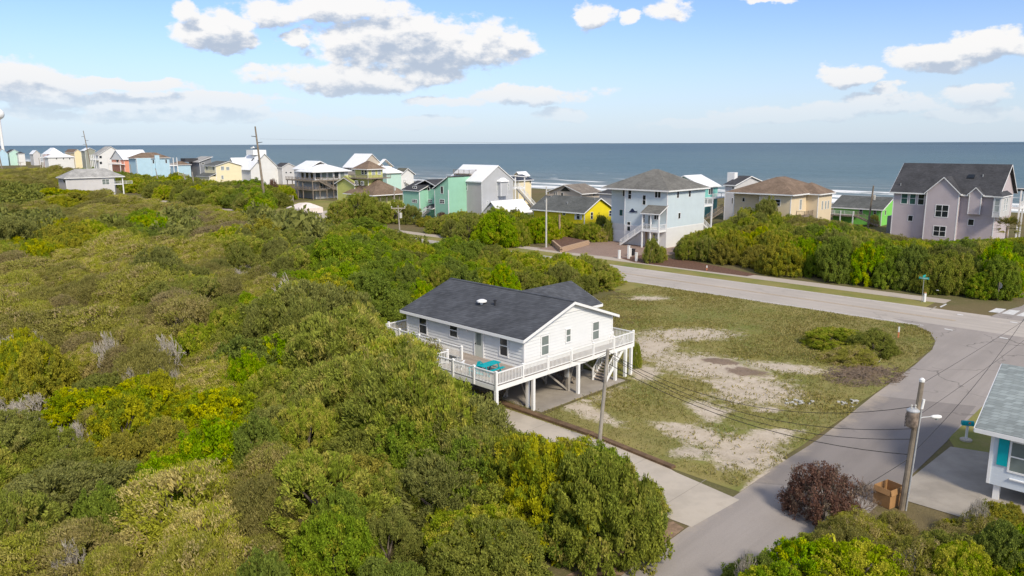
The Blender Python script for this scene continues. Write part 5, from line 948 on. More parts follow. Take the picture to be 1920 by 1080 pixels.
ANCH3 = [(1300, 465, 'D'), (1350, 450, 'M'), (1410, 475, 'Y'), (1380, 430, 'D'), (1440, 420, 'D'), (1470, 460, 'M'), (1550, 470, 'G'), (1520, 440, 'O'), (1620, 480, 'D'), (1650, 510, 'G'), (1700, 460, 'O'), (1740, 500, 'M'), (1790, 480, 'G'), (1850, 500, 'D'), (1900, 480, 'M'), (1900, 520, 'G')]
def pick(x, y, an):
    bd_ = sorted((((x - q[0]) ** 2 + (2. * (y - q[1])) ** 2) * random.uniform(.5, 1.6), q[2]) for q in an); return bd_[0][1]
HSIZE = {'G': (2.5, 3.7), 'M': (2.2, 3.3), 'D': (2.4, 3.8), 'O': (2.1, 3.2), 'B': (1.9, 3.), 'Y': (2.5, 3.5), 'T': (1.6, 2.4)}
far_pts = []; placed = {}
def fill(poly, an, region, where, step, near=True, hmul=1., keep=None, cap=260):
    """jittered grid over street-grid rectangle region = (a0, a1, b0, b1)"""
    a0, a1, b0, b1 = region; row = 0; cand = []
    for i, a in enumerate(np.arange(a0, a1, step)):
        for j, b in enumerate(np.arange(b0, b1, step)):
            aa = a + random.uniform(-.4, .4) * step; bb = b + (step / 2 if i % 2 else 0) + random.uniform(-.4, .4) * step
            if keep and not keep(aa, bb): continue
            z = th(aa, bb); x, y, d = P(W(aa, bb, z + 1.2))
            if d < 8 or x < -120 or x > 2040 or y > 1330: continue
            k = pick(x, y, an); k = 'O' if k == 'B' and random.random() < .3 else ('M' if k == 'D' and random.random() < .22 else k); lo, hi = HSIZE[k]; H = min(random.uniform(lo, hi) * hmul, 5.2 if hmul > 1.58 or hmul < 1.4 else 9.); big = 1.4 if random.random() < .15 else 1.; H *= (.5 + .5 * big) * random.uniform(.8, 1.18); R = big * min(max(step * random.uniform(.62, 1.0), H * .58), 4.6)
            for _ in range(14):
                xt, yt, _d = P(W(aa, bb, z + H)); rp = R * F / d * .6; xm_, ym_, _d = P(W(aa, bb, z + H * .55))
                if inside(poly, xt, yt) and inside(poly, xm_ - rp, ym_) and inside(poly, xm_ + rp, ym_): break
                H *= .92; R *= .96
            else: continue
            if H < .8: continue
            cand.append((d, k, aa, bb, R, H, z))
    cand.sort(); return cand
def keep1(a, b):
    if -1.5 < a < 18.5 and 2.2 < b < 20: return False
    if a < 7 and -3.4 < b < 30 and a > -18.5: return False
    if a < -15.2: return False
    if -1.2 < a < 7.6 and -1 < b < 3: return False
    if b > 48 or (a < 24 and b > 21): return False
    if a > 215 and 40 < b: return False
    return True
WH = 'in the thicket beside the white house'
c1 = fill(P1, ANCH, (-16, 62, -34, 50), WH, 2.9, keep=keep1, hmul=1.1)
def keep1b(a, b): return keep1(a, b) and (a >= 62 or b < -34)
c1 += fill(P1, ANCH, (62, 130, -70, 48), WH, 3.6, keep=keep1b, hmul=1.15) + fill(P1, ANCH, (-16, 62, -70, -34), WH, 3., keep=keep1b)
c1 += fill(P1, ANCH, (130, 330, -110, 48), WH, 5.6, keep=keep1b, hmul=1.2)
AND = [(760, 660, 'B'), (800, 690, 'B'), (850, 720, 'B'), (880, 760, 'B'), (720, 640, 'D'), (700, 690, 'D'), (740, 760, 'D'), (690, 620, 'D'), (830, 790, 'D'), (900, 830, 'D'), (870, 790, 'B'), (650, 700, 'D')]
c1 += fill(P1, AND, (5.5, 24, -6., 2.0), WH, 1.7, keep=lambda a, b: (a > 7.2 or b < -3.3) and (a > 8 or b < .6) and not (a < 18 and b > 1.2), hmul=1.6)
c1 += fill(P1, [(1000, 850, 'M'), (1060, 850, 'M'), (1120, 855, 'M'), (1200, 900, 'M'), (950, 840, 'D'), (1240, 950, 'M'), (1100, 900, 'G'), (1150, 880, 'M'), (1000, 880, 'M'), (920, 830, 'D'), (1060, 890, 'Y')], (-15.8, 6, -8.5, -3.1), WH, 1.4, hmul=1.57)
def whereis(a, b, d):
    if a < 7 and b < 0: return 'beside the driveway of the white house' if b > -9 else 'by the side road below the driveway'
    if b < 4 and a < 26 and b > -9: return 'beside the deck of the white house'
    if b > 18 and a < 70: return 'behind the white house'
    if a < 45 and d < 75: return 'in the thicket facing the white deck'
    if d < 125: return 'on the near dune slope'
    return 'on the far dune' if a < 170 else 'on the dune by the grey hip roofed house'
c1.sort(); kc = {}; far_pts = []
for (d, k, a, b, R, H, z) in c1:
    kc[k] = kc.get(k, 0) + 1
    if kc[k] <= {'D': 150, 'M': 140, 'G': 200}.get(k, 220): plant(k, a, b, R, H, whereis(a, b, d), z, full=d < 95)
    else: far_pts.append((k, a, b, R, H, z))
WH2 = 'in the scrub below the utility pole'
for (d, k, a, b, R, H, z) in fill(P2, ANCH2, (-48, -22.5, -22, 9), WH2, 1.9, hmul=.7, keep=lambda a, b: not (a < -21 and b > 6.6 and a > -26 and b > 6.6)): plant(k, a, b, R, H, WH2, z)
WH3 = 'in the hedge along the bike path'
def keep3(a, b): return not ((a > -26 and a < -15.5 and b < 100)) and b > 71.5 + (3 if a > 20 else 0)
for (d, k, a, b, R, H, z) in fill(P3, ANCH3, (-60, 46, 70, 128), WH3, 3.1, hmul=1.5, keep=keep3): plant(k, a, b, min(R, 3.3), H, WH3, z)
P4 = np.array([(-80, 300), (0, 301), (55, 302), (110, 306), (175, 313), (235, 309), (262, 318), (330, 318), (352, 322), (380, 332), (405, 340), (440, 338), (470, 336), (505, 332), (548, 345), (556, 372), (480, 392), (420, 385), (300, 365), (215, 340), (190, 340), (120, 340), (60, 338), (-80, 322)], float)
AN4 = [(30, 305, 'D'), (60, 310, 'O'), (100, 308, 'B'), (200, 310, 'G'), (230, 320, 'G'), (260, 325, 'D'), (290, 330, 'M'), (330, 340, 'Y'), (350, 330, 'D'), (400, 350, 'D'), (440, 350, 'D'), (470, 350, 'G'), (500, 340, 'D'), (530, 350, 'M'), (300, 345, 'M')]
WH4 = 'between the road and the far beach houses'
for (d, k, a, b, R, H, z) in fill(P4, AN4, (140, 520, 63, 104), WH4, 7.5, hmul=1.9): plant(k, a, b, R, H, WH4, z, full=False)
P5 = np.array([(795, 412), (838, 403), (870, 396), (905, 402), (935, 384), (985, 398), (1000, 412), (1040, 402), (1075, 418), (1128, 424), (1140, 442), (1100, 458), (1040, 466), (960, 455), (900, 445), (840, 430), (795, 422)], float)
AN5 = [(850, 415, 'D'), (900, 425, 'D'), (940, 410, 'D'), (1000, 430, 'G'), (1040, 425, 'M'), (970, 440, 'M'), (1120, 440, 'O'), (1080, 430, 'D'), (930, 445, 'G')]
WH5 = 'below the lavender and yellow houses'
for (d, k, a, b, R, H, z) in fill(P5, AN5, (52, 125, 63.5, 87), WH5, 3.6, hmul=1.6, keep=lambda a, b: not (49 < a < 62 and b < 83)): plant(k, a, b, R, H, WH5, z)
# the rest of the far dune scrub, too many to pick apart
if far_pts:
    LO = {k: crown('lo', CR[k][0].materials[0].name and {'G': 'l_green', 'M': 'l_mid', 'D': 'l_dark', 'O': 'l_olive', 'B': 'l_brown', 'Y': 'l_yellow'}[k], 90, 10, 44, 8, {'D': 1.}.get(k, .75), .17, .08, .16) for k in 'GMDOBY'}
    vs = []; ts = []; mi = []; ks = 'GMDOBY'; arr = {}
    for k, me in LO.items():
        v = np.empty(len(me.vertices) * 3, np.float32); me.vertices.foreach_get('co', v); c = np.empty(len(me.vertices) * 4, np.float32); me.attributes['tint'].data.foreach_get('color', c); arr[k] = (v.reshape(-1, 3), c.reshape(-1, 4)[:, :3])
    for (k, a, b, R, H, z) in far_pts:
        k = 'B' if k == 'T' else k; v, c = arr[k]; t_ = random.uniform(0, 6.28); cs, sn = math.cos(t_), math.sin(t_); w = W(a, b, z)
        vs.append(np.stack([(v[:, 0] * cs - v[:, 1] * sn) * R + w[0], (v[:, 0] * sn + v[:, 1] * cs) * R + w[1], v[:, 2] * H / .9 + w[2] + H * .12], 1)); ts.append(c); mi.append(np.full(len(v) // 4, ks.index(k)))
    vs = np.concatenate(vs); n = len(vs) // 4; me = mesh_np('far_scrub', vs, np.arange(n * 4), np.arange(n) * 4, [LO[k].materials[0] for k in ks], tint=np.concatenate(ts), midx=np.concatenate(mi))
    kind(link('far_scrub', me), 'stuff', 'low green and brown scrub covering the far dune')
print('PLANTS', kc, len(far_pts))

def tree_px(k, x, yb, yt, wpx, where, label=None, group=None, zb=0., full=True, keepz=None):
    """plant standing where the pixel ray through its foot meets the ground"""
    w = G(x, yb, zb); a, b = ab(w); d = P(w)[2]; H = zat(a, b, yt) - zb; return plant(k, a, b, wpx * d / F / 2, H, where, zb, label, group, full)
WF = 'in front of the far beach houses'
for q in (('D', 640, 419, 374, 62), ('D', 676, 420, 362, 80), ('D', 700, 418, 372, 70), ('D', 742, 418, 376, 70), ('D', 770, 420, 384, 46)): tree_px(*q, 'by the T shaped pole', 'broad dark cedar in the clump by the T shaped utility pole', 'cedar clump by the T pole')
tree_px('D', 552, 416, 394, 74, WF, 'spreading dark cedar beside the driveway with the canvas tent')
tree_px('R' if False else 'G', 678, 436, 408, 96, WF, 'smooth bright green mounded shrub near the T shaped pole')
PL['R'] = ('russet_shrub', 'shrub', 'russet brown shrub')
tree_px('R', 513, 372, 336, 20, WF, 'narrow dark red tree between cedars beside the tall pole')
tree_px('R', 830, 420, 398, 26, WF, 'round russet shrub at the foot of the mint green house')
tree_px('Y', 800, 424, 405, 40, WF, 'yellow green shrub at the foot of the mint green house')
for q in ((1222, 492, 448, 44), (1238, 488, 462, 26)): tree_px('D', *q, WF, 'dark spiky cedar on the mulch bed before the pale blue house', 'cedars on the mulch bed')
tree_px('D', 1433, 440, 371, 52, WF, 'tall feathery cedar standing in front of the cream hip roofed house')
tree_px('D', 1392, 440, 391, 34, WF, 'smaller cedar beside the tall one by the cream house')
tree_px('D', 1637, 424, 402, 22, WF, 'small dark cedar beside the ramp of the green cottage')
tree_px('D', 1127, 446, 404, 34, WF, 'dark cedar between the yellow and pale blue houses')
tree_px('D', 1140, 452, 412, 26, WF, 'slim dark cedar against the wall of the pale blue house')
tree_px('M', 1108, 452, 418, 46, WF, 'small rounded tree with bare stems above the block retaining wall')
tree_px('D', 1192, 690, 642, 22, 'beside the deck', 'small dark evergreen behind the deck stair of the white house')
for q, l in ((('M', 1562, 648, 616, 120), 'largest leafy clump in the grass lot'), (('M', 1640, 664, 620, 112), 'tall grassy clump in the lot next to the orange topped stake'), (('O', 1590, 678, 652, 105), 'low olive clump at the edge of the brush pile')): tree_px(*q, 'in the lot', l)
tree_px('R', 1540, 972, 876, 150, 'by the road', 'russet brown dying shrub by the roadside near the cardboard box')
PL['N'] = ('twiggy_shrub', 'shrub', 'brown leafless shrub'); 
def twig_px(k, x, yc, yt, wpx, label, group=None, lift=1.4, nm='bare_shrub', cat='shrub', rz=None):
    w0 = G(x, yc, lift); a, b = ab(w0); z = th(a, b); w = G(x, yc, z + lift); a, b = ab(w); z = th(a, b); d = P(w)[2]; H = zat(a, b, yt) - z + (1.3 if k == 'T' else 0)
    e = bpy.data.objects.new(nm, None); COL.objects.link(e); e.location = W(a, b, z); e.rotation_euler = (0, 0, WIND + random.uniform(-.5, .5) if rz is None else rz); tag(e, label, cat, group)
    o = link('branches', random.choice(TW[k]), e); R = wpx * d / F / 2; o.scale = (R * .95, R * .95, H * .82); return e
twig_px('N', 1610, 965, 880, 92, 'leafless brown twiggy shrub between russet shrub and cardboard box', lift=0., nm='twiggy_shrub')
for q in ((540, 575, 500, 110), (575, 560, 520, 50)): twig_px('S', *q, 'pale bare windblown tree with forked trunk rising from dark cedars', 'bare trees among cedars', 1.5, 'bare_tree', 'tree')
for q in ((310, 650, 602, 120), (250, 715, 655, 70), (292, 715, 658, 66), (325, 715, 668, 40), (25, 800, 738, 100), (135, 820, 772, 100), (355, 850, 796, 130), (110, 610, 572, 150), (30, 640, 585, 110), (180, 560, 530, 120), (430, 835, 800, 70), (1060, 930, 885, 70), (740, 845, 795, 90), (860, 790, 748, 90), (170, 930, 895, 70), (130, 1050, 1000, 90), (640, 1010, 965, 70), (480, 965, 930, 90), (470, 800, 770, 60), (200, 640, 600, 80), (560, 800, 770, 70)):
    twig_px('T', *q, 'grey bare branches poking through the thicket canopy', 'bare branches in the thicket', 1.6)
for q in ((1480, 1072, 1030, 80), (1560, 1080, 1035, 90), (1395, 1085, 1030, 60), (1830, 985, 925, 60), (1700, 1075, 1035, 70)): twig_px('T', *q, 'pale bare branches sticking out of the scrub below the utility pole', 'bare branches in the scrub', .8)

# palms
def palm(label, x, yb, yt, wpx, fronds=26, zb=0., lab_dead=False):
    w = G(x, yb, zb); a, b = ab(w); d = P(w)[2]; H = zat(a, b, yt) - zb; R = wpx * d / F / 2; e = thing('palm_tree', label, 'palm', a, b, zb)
    th_ = H - R * (.55 if not lab_dead else .1); mb = MB(); mb.tube([(0, 0, -.1), (.05, 0, th_ * .4), (0, .04, th_ * .8), (0, 0, th_)], [.26, .2, .19, .24], 9); mb.obj('trunk', 'palmtrunk', e)
    r_ = random.Random(int(x)); C = []; D = []; N = []; L = []; Wd = []
    for i in range(fronds):
        t_ = r_.uniform(0, 6.28); el = r_.uniform(-.5, 1.2); dr = Vector((math.cos(t_) * math.cos(el), math.sin(t_) * math.cos(el), math.sin(el))); p = Vector((0, 0, th_)); stalk = dr * R * r_.uniform(.4, .6)
        for j in range(16):                        # fan of blades at the end of each stalk
            f_ = (j / 15 - .5) * 2.4; side = dr.cross(Vector((0, 0, 1))); side = side.normalized() if side.length > .01 else Vector((1, 0, 0)); dd = (dr * math.cos(f_) + side * math.sin(f_) + Vector((0, 0, -.25 * abs(f_)))).normalized(); LL = R * r_.uniform(.4, .6)
            C.append(p + stalk + dd * LL / 2); D.append(dd); N.append(side.cross(dr) + Vector((r_.gauss(0, .3), r_.gauss(0, .3), .3))); L.append(LL); Wd.append(.1)
        for j in range(3): C.append(p + stalk * (j + .5) / 3); D.append(dr); N.append(Vector((r_.random(), r_.random(), .5))); L.append(R * .22); Wd.append(.05)
    n = len(C); link('fronds', leaf_mesh('fronds', np.array(C), np.array(D), np.array(N), np.array(L), np.array(Wd), np.random.default_rng(1).random((n, 3)), 'l_palm'), e); return e
palm('large shaggy palm standing against the lavender house', 879, 412, 360, 46, 60)
palm('palm tree at the right hand corner of the mauve house', 1884, 470, 412, 50, 34)
palm('young palm in front of the pale blue house porch', 1211, 462, 424, 20, 22)
palm('dead palm trunk with a few dry fronds above the block wall', 1049, 452, 402, 9, 5, lab_dead=True)

# ---------------------------------------------------------------- poles, wires, street things
def taper(mb, p, q, r0, r1, n=10): mb.tube([p, tuple(np.array(p) * .5 + np.array(q) * .5), q], [r0, (r0 + r1) / 2, r1], n)
def pole_px(name, label, x, yb, xt, yt, r0=.15, r1=.1, mt='polewood', zb=0.):
    w = G(x, yb, zb); a, b = ab(w); H = zat(a, b, yt) - zb; top = np.array(G(xt, yt, zb + H)); d = P(w)[2]
    lean = ((xt - x) * d / F) * RT; e = bpy.data.objects.new(name, None); COL.objects.link(e); e.location = w; tag(e, label, 'pole')
    mb = MB(); taper(mb, (0, 0, -.3), (lean[0], lean[1], H), r0, r1); mb.obj('pole_shaft', mt, e); e['h'] = 1; del e['h']; return e, Vector((lean[0], lean[1], H)), d
e, t1, _ = pole_px('service_pole', 'leaning wooden service pole beside the driveway of the white house', 1122, 845, 1136, 655, .13, .1, 'polegrey'); SP = np.array(e.location) + np.array(t1)
e, t2, _ = pole_px('utility_pole', 'wooden utility pole with transformer, streetlight and conduit beside cardboard box', 1690, 955, 1704, 712, .17, .12, 'polewood'); UPO = e; UT = np.array(e.location) + np.array(t2); HU = t2.z
def on(fr): return t2 * fr
mb = MB(); c = on(.985); mb.lathe([(.13, 0), (.14, .12), (.06, .2)], 12, c); mb.obj('pole_cap', 'white', e)
tcn = on(.73) + Vector((-.30, -.18, 0)); tr_ = MB().lathe([(.2, -.55), (.29, -.5), (.3, .3), (.31, .34), (.2, .42), (.05, .44)], 18, tcn).obj('transformer', 'rust', e, True); MB().lathe([(.315, .31), (.32, .36), (.21, .45), (.04, .47)], 18, tcn).obj('transformer_lid', 'alu', tr_)
for k in (-.1, .1): MB().lathe([(.03, .44), (.05, .5), (.03, .56), (.05, .62), (.02, .68)], 8, tcn + Vector((k, 0, 0))).obj('bushing', 'polelight', tr_)
MB().box(*(tcn.x + .18, tcn.x + .34, tcn.y + .02, tcn.y + .2, tcn.z - .25, tcn.z + .2)).obj('transformer_bracket', 'rust', tr_)
for j in range(4):
    p0 = tcn + Vector((-.24, .05, .3 - .17 * j)); MB().tube([p0, p0 + Vector((-.12, -.05, -.12)), p0 + Vector((-.05, .1, -.35)), p0 + Vector((.25, .1, -.3))], .015, 5).obj('lead_wire', 'cable', tr_)
MB().tube([on(0.) + Vector((.15, -.17, 0)), on(.45) + Vector((.14, -.16, 0)), on(.78) + Vector((.12, -.14, 0))], .045, 8).obj('conduit', 'alu', e)
arm = on(.70); rgt = Vector(RT); MB().tube([arm, arm + rgt * .35 + Vector((0, 0, .12)), arm + rgt * .8 + Vector((0, 0, .16))], .03, 8).obj('lamp_arm', 'alu', e)
lh = arm + rgt * .8 + Vector((0, 0, .15)); lo_ = MB().tube([lh - rgt * .05, lh + rgt * .1, lh + rgt * .35, lh + rgt * .5], [.05, .1, .11, .07], 10).obj('lamp_head', 'white', e, True); MB().lathe([(.07, -.16), (.1, -.08)], 12, lh + rgt * .28).obj('lamp_lens', 'glass_pale', lo_)
MB().tube([on(.80) + Vector((.15, -.1, -.1)), on(.83) + Vector((.2, -.1, .2))], .07, 8).obj('fuse_cutout', 'white', e)
# far poles
e, t3, _ = pole_px('transmission_pole', 'tall wooden transmission pole with short insulator arms beside grey deck house', 499, 396, 489, 237, .42, .2); 
for fr, s_ in ((.88, -1), (.81, 1), (.74, -1)): MB().tube([t3 * fr, t3 * fr + rgt * s_ * 1.5 + Vector((0, 0, .2))], [.12, .08], 6).obj('insulator_arm', 'dark', e)
e, t4, _ = pole_px('transmission_pole', 'wooden transmission pole with insulator arms in front of big white house', 172, 318, 164, 245, .45, .22, zb=2.5)
for fr, s_ in ((.85, -1), (.75, 1), (.65, -1)): MB().tube([t4 * fr, t4 * fr + rgt * s_ * 2.2], [.14, .1], 6).obj('insulator_arm', 'dark', e)
e, t5, _ = pole_px('transmission_pole', 'wooden transmission pole at the far end of the beach row', 4, 318, 1, 276, .45, .25, zb=4); MB().tube([t5 * .96, t5 * .96 + rgt * 2], [.14, .1], 6).obj('insulator_arm', 'dark', e)
e, t6, _ = pole_px('light_pole', 'pale grey pole with flat round lamp in front of yellow house', 1024, 464, 1024, 350, .17, .13, 'polelight'); MB().lathe([(.08, -.05), (.75, 0), (.75, .1), (.1, .22)], 16, t6 * .86 + rgt * .55).obj('lamp_head', 'wood', e); MB().tube([t6 * .86, t6 * .86 + rgt * .55], .05, 6).obj('lamp_arm', 'polelight', e)
def tpole(label, x, yb, xt, yt, wpx, r0=.2, box=True, zb=0.):
    e, t_, d = pole_px('crossarm_pole', label, x, yb, xt, yt, r0, r0 * .7, 'polegrey', zb); wm = wpx * d / F / 2; c = t_ * .9; MB().bar(c - rgt * wm, c + rgt * wm, .18, .22).obj('crossarm', 'polegrey', e)
    for k in (-.95, .95): MB().lathe([(.06, 0), (.12, .12), (.12, .3), (.05, .35)], 8, c + rgt * wm * k + Vector((0, 0, .1))).obj('insulator', 'polelight', e)
    for k in (-1, 1): MB().bar(c + rgt * wm * .6 * k, c + Vector((0, 0, -1.1)), .08).obj('arm_brace', 'polegrey', e)
    if box: MB().lathe([(.3, -.55), (.32, .5), (.1, .6)], 12, t_ * .66 + rgt * .45 - Vector((FW[0], FW[1], 0)) * .2).obj('transformer', 'polelight', e)
    return e
e = tpole('T shaped utility pole with white transformer in front of mint green house', 750, 440, 748, 385, 26, .16); 
tpole('crossarm pole with transformer near pale yellow house', 354, 362, 347, 324, 20, .25, zb=1.)
tpole('small crossarm pole among scrub below the far white houses', 40, 315, 39, 303, 12, .2, False, 4.)
for q, l in (((366, 366, 364, 322), 'slim wooden pole beside the crossarm pole'), ((299, 352, 295, 317), 'pale wooden pole in front of sky blue house'), ((279, 356, 277, 340), 'short pale post in front of sky blue house'), ((79, 326, 76, 296), 'wooden pole in front of the red house'), ((108, 314, 106, 303), 'short leaning stub post below white low house'), ((249, 340, 247, 308), 'thin dark pole left of the pale wooden pole')): pole_px('wooden_pole', l, *q, .22, .16, 'polegrey', 1.)
e, t7, _ = pole_px('wooden_pole', 'weathered wooden pole with small transformer beside the green cottage', 1627, 428, 1631, 348, .22, .16, 'polewood'); MB().lathe([(.3, -.5), (.32, .5), (.1, .6)], 12, t7 * .72 + rgt * .5).obj('transformer', 'polelight', e)
e, t8, _ = pole_px('wooden_pole', 'pole with round lamp beside the lime house', 741, 396, 740, 351, .2, .15, 'polegrey'); MB().lathe([(.3, -.6), (.33, .4), (.1, .5)], 12, t8 * .95 + rgt * .3).obj('transformer', 'polelight', e)

def wire(p, q, sag, r=.014, n=16, label='', group=None):
    p, q = np.array(p, float), np.array(q, float); pts = [tuple(p + (q - p) * t - np.array([0, 0, 4 * sag * t * (1 - t)])) for t in np.linspace(0, 1, n)]
    o = MB().tube(pts, r, 4).obj('overhead_wire', 'cable'); return tag(o, label, 'wire', group)
def upt(fr): return np.array(UPO.location) + np.array(t2) * fr
wl = 'black overhead wire sagging from the utility pole over the sandy lot'
far_target = G(1160, 700, 5.) 
for fr, pxy, zt_, sg in ((.80, (1128, 672), None, 1.7), (.63, (1130, 665), None, 1.5), (.55, (1132, 662), None, 1.5)): wire(upt(fr) + np.array([-.15, 0, 0]), SP * [1, 1, 1] - np.array([0, 0, .15 + (.8 - fr)]), sg, .016, label=wl, group='wires between the poles')
wire(upt(.43), SP - np.array([0, 0, .9]), 1.1, .02, label='thick lowest cable between the utility pole and the leaning service pole')
wire(upt(.40), G(1520, 975, .1), .0, .018, label='taut guy wire running from the utility pole down to the scrub')
wr_ = W(-27., 80, 9.); wire(upt(.97), wr_, .7, .012, label='thin wire from the pole top towards the sea', group='thin wires towards the main road'); wire(upt(.72), wr_ - np.array([.3, 0, .8]), .9, .012, label='thin wire from the pole top towards the sea', group='thin wires towards the main road')
wire(upt(.42), W(-24.5, 34, 7.), .7, .014, label='thin cable from the utility pole along the side road')
wire(SP - np.array([0, 0, .2]), W(1.2, 8.9, ZD + .9) * [1, 1, 0] + np.array([0, 0, 2.6]), .4, .014, label='service cable from the leaning pole to the white house')
for dz in (0,): wire(W(-140, 70, 19.6 - dz), W(172, 72, 20.8 - dz), 1.2, .012, 40, 'thin transmission wire along the main road', 'transmission wires along the road')

# cardboard box, mailbox, signs, posts
a, b = gab(1664, 944); e = thing('cardboard_box', 'open brown cardboard box at the foot of the utility pole', 'box', a, b, .02, None, ROTZ - .25); bw, bl, bh_ = .48, .60, 1.05
for q in ((-bl, bl, -bw, -bw + .02), (-bl, bl, bw - .02, bw), (-bl, -bl + .02, -bw + .021, bw - .021), (bl - .02, bl, -bw + .021, bw - .021)): MB().box(*q, 0, bh_).obj('side_panel', 'card', e)
MB().box(-bl + .021, bl - .021, -bw + .021, bw - .021, .01, .03).obj('bottom_panel', 'cardin', e)
for p, q, ax in (((-bl, -bw - .005, bh_), (bl, -bw - .005, bh_), (0, -.06, -.3)), ((-bl - .005, -bw, bh_), (-bl - .005, bw, bh_), (-.08, 0, -.28))):
    MB().add([p, q, tuple(np.array(q) + ax), tuple(np.array(p) + ax)], [(0, 1, 2, 3)]).obj('flap', 'card', e)
a, b = gab(1811, 826); e = thing('mailbox', 'teal mailbox on a white post with round concrete foot', 'mailbox', a, b, 0., None, -.25); MB().lathe([(.36, 0), (.36, .1), (.3, .14)], 18).obj('concrete_foot', 'concrete', e); MB().box(-.06, .06, -.06, .06, .1, 1.05).obj('post', 'white', e)
pr = [(-.14, 1.06), (.14, 1.06), (.14, 1.24), (.1, 1.33), (0, 1.37), (-.1, 1.33), (-.14, 1.24)]; bx = MB().prism([(-.34, y, z) for y, z in pr], (.68, 0, 0)).obj('box_body', 'teal', e); MB().prism([(-.365, y, z) for y, z in pr], (.022, 0, 0)).obj('box_door', 'teal', bx); MB().box(.0, .12, -.165, -.145, 1.2, 1.32).obj('flag', 'orange', bx)
a, b = gab(1728, 567); e = thing('street_sign', 'street name sign with two crossed teal blades on a steel post', 'sign', a, b); H = zat(a, b, 516); MB().tube([(0, 0, 0), (.02, 0, H - .25)], .035, 8).obj('post', 'galv', e)
MB().box(-.02, .02, -.55, .55, H - .48, H - .24).obj('name_blade', 'signgreen', e); MB().box(-.5, .5, -.02, .02, H - .22, H + .02).obj('name_blade', 'signgreen', e); MB().box(-.022, -.02, -.42, .42, H - .40, H - .33).obj('lettering_strip', 'line', e)
a, b = gab(1870, 564); e = thing('stop_sign', 'back of an octagonal stop sign on a brown post by the hedge', 'sign', a, b); H = zat(a, b, 528); MB().box(-.045, .045, -.045, .045, 0, H).obj('post', 'wood', e); r8 = .40; MB().prism([(.05, r8 * math.cos(math.pi / 8 + k * math.pi / 4), H - .5 + r8 * math.sin(math.pi / 8 + k * math.pi / 4)) for k in range(8)], (.012, 0, 0)).obj('sign_plate', 'alu', e); e.rotation_euler = (0, 0, ROTZ - .6)
a, b = gab(1755, 575.5); e = thing('marker_post', 'brown wooden post with small round plate at the end of the bike path', 'post', a, b); H = zat(a, b, 542); MB().box(-.06, .06, -.06, .06, 0, H).obj('post', 'polegrey', e); MB().lathe([(.16, 0), (.16, .02)], 12).obj('plate', 'polelight', e).location = (-.07, 0, H - .15); e.children[-1].rotation_euler = (0, -math.pi / 2, 0)
a, b = gab(1733, 566); e = thing('white_bollard', 'short white bollard with tan cap next to the street sign', 'bollard', a, b); H = zat(a, b, 548); MB().lathe([(.16, 0), (.16, H - .1), (.12, H - .03)], 12).obj('shaft', 'white', e); MB().lathe([(.17, H - .12), (.15, H), (.05, H + .04)], 12).obj('cap', 'card', e)
for (x, yb, yt, l) in ((1684, 634, 613, 'wooden stake with orange and white top at the edge of the lot'), (1325, 507, 498, 'short white stake with orange band at the bike path')):
    a, b = gab(x, yb); e = thing('survey_stake', l, 'stake', a, b); H = zat(a, b, yt); MB().box(-.07, .07, -.05, .05, 0, H * .55).obj('stake', 'orange', e); MB().box(-.075, .075, -.055, .055, H * .55, H).obj('marker', 'white', e)
for i, (x, yb, yt) in enumerate(((1161, 485, 469), (1178.5, 485, 460.5), (1181.5, 481, 465.5), (1193, 490, 473.5))):
    a, b = gab(x, yb); e = thing('driveway_bollard', ['square white post alone at the left side of the paver driveway mouth', 'tallest square white post at the paver driveway mouth', 'white post right beside the dark bin at the driveway', 'square white post at the edge of the mulch bed'][i], 'post', a, b, 0, 'white posts at the paver driveway'); H = zat(a, b, yt); MB().box(-.16, .16, -.16, .16, 0, H - .1).obj('shaft', 'white', e); MB().box(-.19, .19, -.19, .19, H - .1, H).obj('cap', 'white', e)
a, b = gab(1186, 479); e = thing('wheeled_bin', 'dark wheeled bin behind the white driveway posts', 'bin', a, b); MB().add([(-.25, -.25, 0), (.25, -.25, 0), (.25, .25, 0), (-.25, .25, 0), (-.33, -.33, 1.1), (.33, -.33, 1.1), (.33, .33, 1.1), (-.33, .33, 1.1)], [(3, 2, 1, 0), (4, 5, 6, 7), (0, 1, 5, 4), (1, 2, 6, 5), (2, 3, 7, 6), (3, 0, 4, 7)]).obj('bin_body', 'dark', e); MB().box(-.36, .36, -.36, .36, 1.101, 1.18).obj('lid', 'dark', e)
# block retaining wall round the planting bed
p0, p1, p2 = gab(1036, 459), gab(1052, 473), gab(1103, 459); e = thing('retaining_wall', 'low tan block retaining wall beside the paver driveway', 'wall', *p1); bm_ = MB().box(-.29, .29, -.16, .16, 0, .29).mesh('block', 'brick')
for (p, q) in ((p1, p0), (p1, p2)):
    p_, q_ = np.array([p[1] - p1[1], p[0] - p1[0]]), np.array([q[1] - p1[1], q[0] - p1[0]]); L = np.hypot(*(q_ - p_)); ang = math.atan2(*(q_ - p_)[::-1]); n = int(L / .6)
    for r_ in range(3):
        for k in range(n): c = p_ + (q_ - p_) * ((k + .5 + (.5 if r_ % 2 else 0)) / n); o = link('block', bm_, e, (c[0], c[1], r_ * .3), ang)
kind(sheet('planting_bed', [p0, p1, p2, (p2[0] + 8, p2[1] + 2), (p0[0] + 4, p0[1] + 6)], .78, 'mulch'), 'structure')
